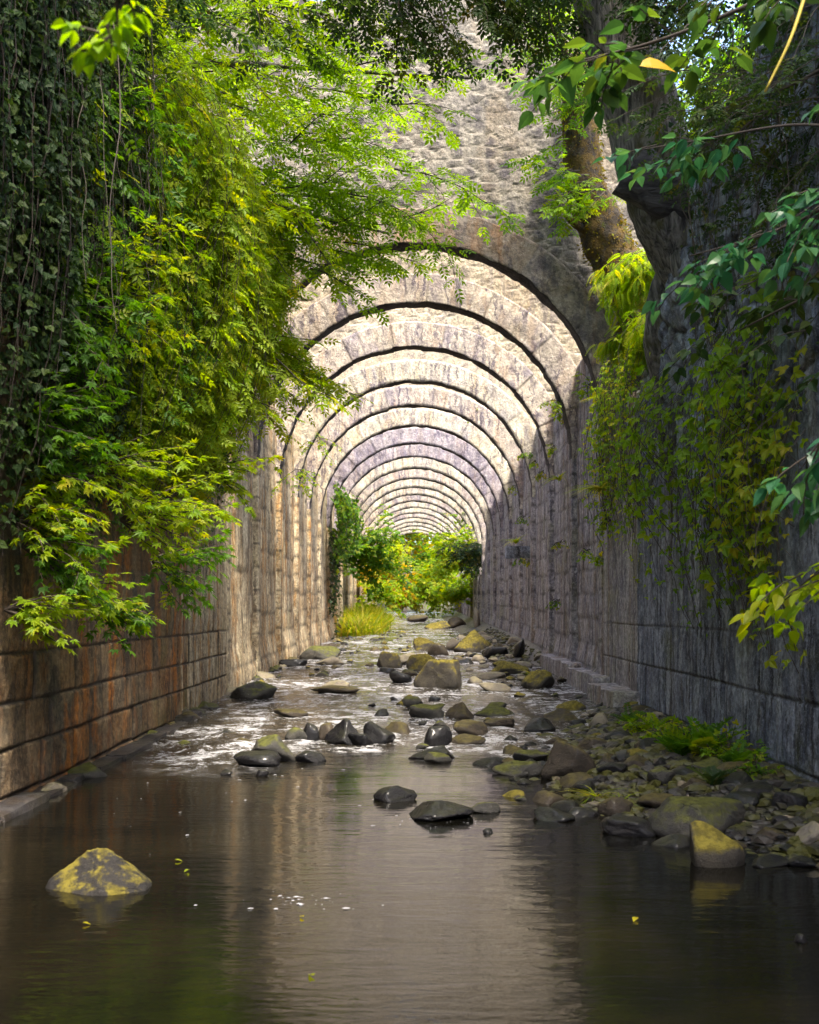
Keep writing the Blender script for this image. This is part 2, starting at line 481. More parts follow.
def top_left(Y):
    return 6.9 - .5 * sstep(Y, 16, 19) + 2.9 * sstep(Y, 20.3, 21.5)


# ------------------------------------------------------------------ ground: one sheet with the channel in it
gx = np.concatenate([-np.geomspace(400, 4.3, 26), [-4.1, -3.95], np.linspace(-3.75, 3.75, 40), [3.95, 4.1], np.geomspace(4.3, 400, 26)])
gy = np.concatenate([[-120, -80, -50, -30, -20], np.arange(-14, 30, .4), np.arange(30, 110, 1.0), [112, 116, 122, 130, 145, 170, 200, 260, 350, 500]])
GX, GY = np.meshgrid(gx, gy, indexing='ij')
ax = np.abs(GX)
bank = np.where(GX < 0, top_left(GY), top_right(GY)) - .12 + np.clip(ax - 4.1, 0, 12) * .32 + 1.2 * fbm(GX * .3, GY * .3, 0, 3) * sstep(ax, 4.3, 6)
bank = np.minimum(bank, 11 + 2 * fbm(GX * .05, GY * .05, 0, 4)) + np.clip(GY - 60, 0, 400) * .012
natural = zw(np.minimum(GY, 140)) - .2 + np.clip(ax - 2.6, 0, 60) * .42 + .8 * fbm(GX * .25, GY * .25, 0, 5) * sstep(ax, 3, 6)
natural = np.where(GY > 110, natural + np.clip(GY - 118, 0, 60) * .10, natural)
inw = sstep(GY, 99, 104)
bank = bank * (1 - inw) + natural * inw
bed = zw(GY) - .34 + .12 * fbm(GX * 1.3, GY * 1.3, 0, 6)
# stony bank along the foot of the right wall, grassy bank far off on the left, stones on the right further on
edge = np.interp(GY, [4, 6.5, 7.5, 8.5, 10, 11.5, 14, 17, 20], [3.6, 2.9, 2.1, 1.45, 1.05, .95, 1.75, 2.5, 3.4])
bed = np.maximum(bed, zw(GY) - .1 + .28 * sstep(GX - edge, -.35, 1.6) * (1 - sstep(GY, 18, 21)) * sstep(GY, 4, 7) - .4 * (1 - sstep(GX - edge, -.6, 0)) )
bed = bed + (.34 + .35) * sstep(-GX, 1.3, 2.8) * sstep(GY, 46, 52) * (1 - sstep(GY, 80, 95))
bed = bed + .5 * sstep(GX, 1.2, 2.6) * sstep(GY, 23, 32)
wgt = sstep(ax, 3.9, 4.1)
Zg = bed * (1 - wgt) + bank * wgt
Zg = np.where(GY > 104, natural - .15 * (1 - sstep(ax, 2, 3)), Zg)
o = mk('ground', np.stack([GX, GY, Zg], -1).reshape(-1, 3), gridF(len(gx), len(gy))[:, ::-1], [M['bed'], M['soil']], smooth=True)
pc = (gx[:-1] + gx[1:])[:, None] / 2 + 0 * gy[None, :-1]
yc = (gy[:-1] + gy[1:])[None, :] / 2 + 0 * gx[:-1, None]
soil = ((np.abs(pc) > 3.9) | ((pc < -1.6) & (yc > 47) & (yc < 100)) | (yc > 102)).astype(np.int32)
o.data.polygons.foreach_set('material_index', np.ascontiguousarray(soil.reshape(-1)).astype(np.int32)); o.data.update()
tag(o, 'stream bed of brown gravel between earth banks', None, kind='structure')


def bed_z(x, y):
    i = np.clip(np.searchsorted(gx, x), 1, len(gx) - 1); j = np.clip(np.searchsorted(gy, y), 1, len(gy) - 1)
    fx = (x - gx[i - 1]) / (gx[i] - gx[i - 1]); fy = (y - gy[j - 1]) / (gy[j] - gy[j - 1])
    return (Zg[i - 1, j - 1] * (1 - fx) * (1 - fy) + Zg[i, j - 1] * fx * (1 - fy) + Zg[i - 1, j] * (1 - fx) * fy + Zg[i, j] * fx * fy)


# ------------------------------------------------------------------ retaining walls in front of the arches
def wall_front(side):
    y = spaced([(-10, 6, .2), (6, 8.5, .05), (8.5, 19.98, .02)])
    tops = top_left(y) if side < 0 else top_right(y)
    tops = tops + .35 * fbm(y * .9, 0, 0, 31 + side, 3) + (.5 * fbm(y * 2.5, 0, 0, 33, 2) if side > 0 else 0)
    nz = 280
    w = np.concatenate([np.linspace(0, .36, 150)[:-1], np.linspace(.36, 1, nz - 149)])
    Yg = y[:, None] + 0 * w[None]; Z = -.5 + (tops[:, None] + .5) * w[None]
    cs = ([.58, .40, .38, .42, .40, .44, .42, .4] if side < 0 else [.72, .62, .58, .6, .55, .6, .55, .6]) + [.5] * 10
    jd, rid = ashlar(Yg + .0 * Z, Z + .5 + (.03 * fbm(Yg * .8, Z * .5, 0, 61, 2)), cs, (.45, 1.0) if side < 0 else (.8, 1.6), 5 + side)
    rd, rr = rubble(Yg, Z, .34, 44 + side)
    hi = sstep(Z + .5 * fbm(Yg * .7, Z * .7, 0, 50, 3), 2.3 if side < 0 else 3.0, 3.2 if side < 0 else 4.0)
    jw = .012 if side < 0 else .012
    jj = 1 - sstep(jd + .012 * fbm(Yg * 9, Z * 9, 0, 51, 2), jw * .4, jw * 1.9)
    deep = sstep(1.9 - Z, 0, .9) * (1 if side < 0 else .55) + .18
    out = -(.02 if side < 0 else .02) * jj * deep + (.022 if side < 0 else .015) * (rid - .5) * np.clip(deep, 0, 1) + .035 * fbm(Yg * 2.5, Z * 2.5, 0, 52, 4)
    out = out + hi * ((.12 if side < 0 else .2) * fbm(Yg * 2.2, Z * 1.4, 0, 53, 4) + (.02 if side < 0 else .07) * (rr - .5) + (.015 if side < 0 else .05) * (sstep(rd, 0, .05) - 1) + .03 * fbm(Yg * 7, Z * 2.5, 0, 55, 3) + .06 * fbm(Yg * 9, Z * 9, 0, 56, 3))
    if side > 0:
        out = out + .5 * hi * sstep(Z, 3.8, 5.5) * np.clip(fbm(Yg * .55, Z * .5, 0, 57, 3) + .12, 0, 1)
    X = side * (A_ - out)
    J = np.clip(jj * deep * (1 - hi) + (.25 if side < 0 else .6) * hi * (1 - sstep(rd, .005, .04)), 0, 1)
    S = rid * (1 - hi) + rr * hi
    V = np.stack([X, Yg, Z], -1)
    # cap going back into the bank
    cap = V[:, -1:, :].copy(); cap[..., 0] = side * 4.5
    V = np.concatenate([V, cap], 1).reshape(-1, 3)
    S = np.concatenate([S, S[:, -1:]], 1); J = np.concatenate([J, J[:, -1:]], 1)
    F = gridF(len(y), nz + 1)
    if side < 0: F = F[:, ::-1]
    F = F[:, ::-1]
    return V, F, S.ravel(), J.ravel()


V, F, S, J = wall_front(-1)
WL = mk('retaining_wall', V, F, M['left_low'], smooth=True, attrs={'stone': S, 'joint': J})
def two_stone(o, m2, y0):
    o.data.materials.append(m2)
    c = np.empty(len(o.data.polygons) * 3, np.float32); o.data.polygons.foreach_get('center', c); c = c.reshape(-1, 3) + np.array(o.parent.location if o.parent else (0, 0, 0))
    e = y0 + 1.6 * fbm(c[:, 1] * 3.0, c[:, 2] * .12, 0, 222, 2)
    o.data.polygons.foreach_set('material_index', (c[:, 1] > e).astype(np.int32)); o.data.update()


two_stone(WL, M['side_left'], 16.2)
tag(WL, 'rust streaked retaining wall of big stone blocks on the left side of the pool', 'wall')
rs_ = np.random.default_rng(66)
V, F, S, J = wall_front(1)
WR = empty('retaining_wall', (3.4, 12, 0), 'blue grey streaked retaining wall behind the stony bank on the right', 'wall')
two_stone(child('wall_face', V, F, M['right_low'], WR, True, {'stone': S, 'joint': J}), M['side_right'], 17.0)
# low footing at the foot of the right wall
def block(c, s, seed, rough=.03, n=9):
    """a worn block of stone: a subdivided box with rounded, chipped edges"""
    g = np.linspace(-1, 1, n)
    mb = MB()
    for ax_ in range(3):
        for sg in (-1, 1):
            a, b = np.meshgrid(g, g, indexing='ij')
            q = np.zeros((n, n, 3)); q[..., ax_] = sg; q[..., (ax_ + 1) % 3] = a * sg; q[..., (ax_ + 2) % 3] = b
            q = q.reshape(-1, 3)
            w = np.clip(np.sort(np.abs(q), 1)[:, 1] - .8, 0, 1)[:, None]
            pz = q * np.array(s) / 2
            nn = fbm(pz[:, 0] * 4 + seed, pz[:, 1] * 4, pz[:, 2] * 4, seed, 3)[:, None]
            nn2 = fbm(pz[:, 0] * 4 + seed, pz[:, 1] * 4, pz[:, 2] * 4, seed + 9, 3)[:, None]
            pz = pz * (1 - .12 * w) + np.concatenate([nn, nn2, nn], 1) * rough * 2
            mb.add(pz + np.array(c), gridF(n, n))
    return np.concatenate(mb.V), np.concatenate(mb.F)

mb = MB(); y0 = 6.0
while y0 < 16.5:
    l_ = rs_.uniform(.7, 1.5); w = rs_.uniform(.05, .13)
    v, f = block((-3.4 + w / 2, y0 + l_ / 2, -.11 + float(zw(y0)) + rs_.uniform(-.03, .03)), (w + .2, l_ - .02, .32), int(60 + y0 * 10), .03)
    mb.add(v, f, stone=rs_.random(), joint=0); y0 += l_
mb.build('footing', M['footing'], WL, True, 'dark wet stone ledge along the waterline')
mb = MB()
for i, (y0, y1, w, h) in enumerate([(16.6, 19.0, .42, .46), (19.1, 22.4, .30, .5), (22.5, 27.5, .28, .52)]):
    v, f = block((3.4 - w / 2 + .08, (y0 + y1) / 2, h / 2 - .22 + float(zw(y0)) + .08), (w + .16, y1 - y0, h), 70 + i, .04)
    mb.add(v, f, stone=R_.random(), joint=0)
mb.build('footing', M['side_right'], WR, True, 'low mossy footing along the foot of the wall')


# ------------------------------------------------------------------ side walls between the arches
def side_wall(side):
    y = spaced([(20.02, 34, .07), (34, 60, .14), (60, 100, .3)])
    nz = 120
    w = np.linspace(0, 1, nz)
    zb = zw(y) - .6
    tops = (9.3 if side < 0 else 6.9 - 3.4 * sstep(y, 52, 57)) + .25 * fbm(y, 0, 0, 81 + side, 2)
    Yg = y[:, None] + 0 * w[None]; Z = zb[:, None] + (tops - zb)[:, None] * w[None]
    jd, rid = ashlar(Yg, Z - zb[:, None], [.5, .48, .46, .5, .46, .5] + [.5] * 18, (.7, 1.4), 15 + side)
    jj = 1 - sstep(jd, .01, .045)
    pl = sstep(Z - zw(Yg), .1, .9)
    base = 1 - sstep(Z - zw(Yg) + .4 * fbm(Yg * 1.2, 0, 0, 91, 2), .1, .3)
    out = -.10 * pl - .02 * jj * (1 - .2 * pl) + .06 * fbm(Yg * 2, Z * 1.2, 0, 83, 4) + .03 * (rid - .5) + base * (.0 + .14 * fbm(Yg * 2.2, Z * 2, 0, 85, 3))
    X = side * (A_ - out)
    V = np.stack([X, Yg, Z], -1)
    cap = V[:, -1:, :].copy(); cap[..., 0] = side * 4.6
    V = np.concatenate([V, cap], 1).reshape(-1, 3)
    S = np.concatenate([rid, rid[:, -1:]], 1); jj = jj * (1 - .15 * pl); J = np.concatenate([jj * .7, jj[:, -1:]], 1)
    F = gridF(len(y), nz + 1)
    if side < 0: F = F[:, ::-1]
    return V, F[:, ::-1], S.ravel(), J.ravel()


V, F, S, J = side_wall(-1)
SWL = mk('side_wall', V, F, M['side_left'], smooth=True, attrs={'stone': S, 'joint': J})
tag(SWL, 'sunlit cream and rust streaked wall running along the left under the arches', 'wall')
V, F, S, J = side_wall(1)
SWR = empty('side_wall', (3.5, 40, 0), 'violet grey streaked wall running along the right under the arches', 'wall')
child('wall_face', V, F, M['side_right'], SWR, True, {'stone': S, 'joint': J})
v, f = block((3.16, 33.9, 3.42), (.74, .42, .36), 90, .03)
child('corbel', v, f, M['right_low'], SWR, True, {'stone': np.full(len(v), .3), 'joint': np.zeros(len(v))}, 'dark stone block sticking out of the wall')


# ------------------------------------------------------------------ the arches
def ring_mesh(D, k, res_t, res_r):
    """voussoir ring: front face, soffit, back face, outer lip"""
    rs = np.random.default_rng(300 + k)
    th = np.linspace(0, np.pi, res_t)
    r1 = RAD + RINGW
    rr = np.linspace(r1, RAD, res_r)
    prof_r = np.concatenate([[r1 + .0, r1], rr[1:], [RAD] * 4, [RAD + .2, r1]])
    prof_y = np.concatenate([[.12, 0], np.zeros(res_r - 1), np.linspace(THICK * .25, THICK, 4), [THICK, THICK]])
    front = np.concatenate([[0, 1], np.ones(res_r - 1), [0] * 6])
    e = [0.0]
    while e[-1] < np.pi: e.append(e[-1] + rs.uniform(.085, .15))
    e = np.array(e); rid = rs.random(len(e))
    j = np.clip(np.searchsorted(e, th, side='right') - 1, 0, len(e) - 2)
    dj = np.minimum(th - e[j], e[j + 1] - th) * (RAD + .3)
    T = th[:, None] + 0 * prof_r[None]
    Rr = prof_r[None] + 0 * T
    Yy = prof_y[None] + 0 * T
    jg = 1 - sstep(dj, .006, .03)
    jamt = .2 if k == 0 else .4
    nz_ = fbm(T * 11, Rr * 3, k * 3.3, 120, 4)
    Yy = Yy - front[None] * (.05 * nz_ + .035 * (rid[j][:, None] - .5) * (0 if k == 0 else 1) - .02 * jamt * jg[:, None])
    Yy = Yy + (.16 * np.clip(fbm(T * 9, Rr * 2, k, 125, 3) - .17, 0, 1) * front[None])
    inner = (np.abs(Rr - RAD) < 1e-6)
    Rr = Rr + inner * (.08 * fbm(T * 14, Yy * 3, k * 2.0, 121, 3) + .02 * (rid[j][:, None] - .5)) - (.03 * jamt * jg[:, None] * inner * -1)
    outer = (np.abs(Rr - r1) < 1e-6)
    Rr = Rr + outer * .05 * fbm(T * 8, 0, k, 122, 3)
    V = np.stack([Rr * np.cos(T), D + Yy, ZC + Rr * np.sin(T)], -1).reshape(-1, 3)
    F = gridF(res_t, len(prof_r))
    S = np.repeat(rid[j], len(prof_r)); J = np.repeat(jg * jamt, len(prof_r))
    return V, F, S, J, res_r


def spandrel_mesh(D, k, x0, x1, top, res, size, front=.06):
    x = np.arange(x0, x1 + res, res)
    tops = top + .3 * fbm(x * 1.1, k * 7.0, 0, 140, 3)
    n = int((top - ZC + .2) / res)
    w = np.linspace(0, 1, n)
    X = x[:, None] + 0 * w[None]; Z = (ZC - .2) + (tops - ZC + .2)[:, None] * w[None]
    rd, rid = rubble(X + 13.7 * k, Z, size, 150 + k)
    g = 1 - sstep(rd, .004, .05)
    d = -.016 * g * (.35 + fbm(X * 1.6, Z * 1.6, k * 3.0, 154, 2) + .5) + .018 * (rid - .5) + .024 * fbm(X * 9, Z * 10, k * 2.0, 151, 4) + .045 * fbm(X * 1.2, Z * 1.2, k * 2.0, 152, 3)
    Yf = D + front - d
    V = np.stack([X, Yf, Z], -1)
    keep = np.hypot(X, Z - ZC) > RAD + RINGW * .55
    F = gridF(len(x), n)
    F = F[keep.ravel()[F].any(1)]
    # back face
    Vb = np.stack([X, 0 * X + D + (THICK - .05 if k else .9), Z], -1)
    Fb = F[:, ::-1] + X.size
    # top strip
    i = np.arange(len(x) - 1)
    a = i * n + n - 1; b = (i + 1) * n + n - 1
    Ft = np.stack([a, b, b + X.size, a + X.size], -1)
    # inner lip so that the hole has depth
    V = np.concatenate([V.reshape(-1, 3), Vb.reshape(-1, 3)])
    return V, np.concatenate([F, Fb, Ft]), np.concatenate([rid.ravel()] * 2), np.concatenate([(g * np.clip(.55 + 1.5 * fbm(X * 1.6, Z * 1.6, k * 3.0, 154, 2), .1, 1)).ravel()] * 2)


def pier_mesh(D, k, side, res):
    zb = float(zw(D)) - .5
    z = np.arange(zb, ZC + res * .5, res); z[-1] = ZC + .03
    px_ = np.array([4.05, 3.75, 3.55, 3.40, 3.385, 3.38, 3.38, 3.38, 3.38, 3.39, 3.41, 3.75])
    py_ = np.array([0.0, 0, 0, .0, .02, .1, .18, .26, .36, .40, .42, .42])
    if k == 0:
        px_ = px_ + .0
    w = z[:, None] + 0 * px_[None]
    jd, rid = ashlar(0 * w + k, w - zb, [.5, .48, .46, .5, .46, .5] + [.5] * 8, (8, 9), 400 + k * 2 + (side > 0))
    jj = 1 - sstep(jd, .008, .035)
    nz_ = fbm(px_[None] * 6 + w * 0, py_[None] * 6 + k * 4, w * 3, 160 + (side > 0), 4)
    X = px_[None] + .05 * nz_ + .014 * jj - .008 * (rid - .5)
    Yy = D + py_[None] + .05 * fbm(px_[None] * 5 + 3, py_[None] * 5 + k, w * 2.2, 165, 3) + 0 * w
    V = np.stack([side * X, Yy, w], -1).reshape(-1, 3)
    F = gridF(len(z), len(px_))
    if side > 0: F = F[:, ::-1]
    return V, F, rid.ravel(), (jj * .8).ravel()


ORD = ['first', 'second', 'third', 'fourth', 'fifth', 'sixth', 'seventh', 'eighth', 'ninth', 'tenth', 'eleventh', 'twelfth', 'thirteenth', 'fourteenth', 'fifteenth', 'sixteenth', 'seventeenth', 'eighteenth', 'nineteenth', 'last']
LOOK = {0: 'nearest stone arch with a smooth brown ring under a tall rubble wall',
        1: 'second stone arch inward, rough rubble above its streaked ring',
        2: 'third stone arch inward, pale ring with rust stain near its top',
        3: 'fourth stone arch inward, broad cream ring with smooth bright face',
        6: 'seventh stone arch inward with a dark violet stained ring',
        19: 'last stone arch at the far end beside the yellow trees'}
for k in range(NARCH):
    D = D1 + STEP * k + (0 if k == 0 else R_.uniform(-.12, .12))
    lab = LOOK.get(k, '%s arch inward in the row of pale stone arches over the stream' % ORD[k])
    root = empty('stone_arch', (0, D, float(zw(D))), lab, 'arch', 'row of stone arches over the stream')
    lod = 0 if k < 3 else 1 if k < 8 else 2
    V, F, S, J, nr = ring_mesh(D, k, [420, 260, 130][lod], [16, 9, 6][lod])
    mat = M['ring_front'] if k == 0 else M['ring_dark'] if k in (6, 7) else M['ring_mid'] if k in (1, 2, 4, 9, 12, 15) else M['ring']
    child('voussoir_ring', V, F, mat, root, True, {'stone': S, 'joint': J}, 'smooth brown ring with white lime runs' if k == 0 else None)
    # shade under the arch, painted in as a darker stone
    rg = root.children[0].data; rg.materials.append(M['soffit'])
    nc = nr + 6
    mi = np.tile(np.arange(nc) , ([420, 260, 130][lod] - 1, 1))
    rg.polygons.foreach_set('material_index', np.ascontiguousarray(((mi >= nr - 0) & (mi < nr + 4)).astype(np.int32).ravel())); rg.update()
    if k == 0:
        V, F, S, J = spandrel_mesh(D, k, -7.5, 4.4, 12.75, .036, .21, .10)
    else:
        V, F, S, J = spandrel_mesh(D, k, -4.2, 4.2, 9.75, [.05, .09, .18][lod], .24)
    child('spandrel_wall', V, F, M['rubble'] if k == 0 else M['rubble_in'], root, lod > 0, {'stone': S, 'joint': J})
    for side in (-1, 1):
        V, F, S, J = pier_mesh(D, k, side, [.05, .1, .2][lod])
        child('pier', V, F, M['side_left'] if side < 0 else M['side_right'], root, True, {'stone': S, 'joint': J})
# ------------------------------------------------------------------ rocks
import bmesh


def ico(n):
    bm = bmesh.new(); bmesh.ops.create_icosphere(bm, subdivisions=n, radius=1.0)
    V = np.array([v.co[:] for v in bm.verts]); F = np.array([[v.index for v in f.verts] for f in bm.faces]); bm.free()
    return V, F


ICO = {n: ico(n) for n in (1, 2, 3, 4, 5)}


def rock_shape(seed, sub=4, planes=11, rough=.06, soft=14.0, flat_top=False, wedge=0.0, taper=.28, normals=None):
    rs = np.random.default_rng(seed)
    n, F = ICO[sub]
    N = rs.normal(size=(planes, 3)); N /= np.linalg.norm(N, axis=1)[:, None]
    off = rs.uniform(.62, 1.0, planes)
    if flat_top:
        N[0] = (rs.normal() * .12, rs.normal() * .12, 1); off[0] = .55
    if normals is not None: N, off = np.array([q[:3] for q in normals]), np.array([q[3] for q in normals])
    d = n @ N.T / off
    r = 1.0 / (np.log(np.exp(soft * np.clip(d, .2, None)).sum(1) / 1.0) / soft)
    r = np.minimum(r, 1.35)
    r = r * (1 + rough * 2.2 * fbm(n[:, 0] * 1.7 + seed, n[:, 1] * 1.7, n[:, 2] * 1.7, seed, 3) + rough * 1.5 * fbm(n[:, 0] * 6 + seed, n[:, 1] * 6, n[:, 2] * 6, seed + 3, 3)
             + rough * .6 * fbm(n[:, 0] * 20, n[:, 1] * 20, n[:, 2] * 20, seed + 5, 2))
    V = n * r[:, None]
    if wedge: V[:, 2] *= 1 + wedge * V[:, 0]
    lo, hi = V.min(0), V.max(0)
    V = (V - lo) / (hi - lo) * 2 - 1
    if taper:
        V[:, :2] *= (1 - taper * np.clip(V[:, 2] + .3, 0, 2))[:, None]
        V[:, :2] /= np.abs(V[:, :2]).max(0)
    return V, F


def on_ground(px, py):
    d = np.array([(px - CX) / FPX, 1.0, (CY - py) / FPX])
    Y = 3.0
    while Y < 140:
        q = np.array([0, 0, EYE]) + d * Y
        if q[2] < max(float(bed_z(q[0], q[1])), float(zw(Y))): return q
        Y += .04 if Y < 30 else .3
    return q


ROCKS = []


def rock(cx, base, w, h, mat, seed, label, sub=None, dr=.85, yaw=0.0, group=None, **kw):
    p = on_ground(cx, base) if base > 618 else on_water(cx, base)
    sc = p[1] / FPX
    W, H = w * sc * 1.1, h * sc
    Dp = max(W * dr, H * .7)
    if sub is None: sub = 5 if w > 60 else 4 if w > 22 else 3
    kw.setdefault('taper', .05 + .3 * ((seed * 37) % 17) / 17); kw.setdefault('flat_top', seed % 3 == 0); kw.setdefault('rough', .1)
    V, F = rock_shape(seed, sub, **kw)
    c, s = math.cos(yaw), math.sin(yaw)
    Vs = V * np.array([W / 2, Dp / 2, 1])
    zz = np.where(V[:, 2] > 0, V[:, 2], V[:, 2])
    Vs[:, 2] = -.35 * H + (V[:, 2] * .5 + .5) * 1.35 * H
    Vs = np.stack([Vs[:, 0] * c - Vs[:, 1] * s, Vs[:, 0] * s + Vs[:, 1] * c, Vs[:, 2]], -1)
    o = mk('boulder' if W > .55 else 'rock', Vs, F, M[mat], None, True)
    o.location = (p[0], p[1] + Dp * .45, p[2])
    tag(o, label, 'rock', group)
    ROCKS.append((p[0], p[1] + Dp * .45, W / 2, Dp / 2))
    return o


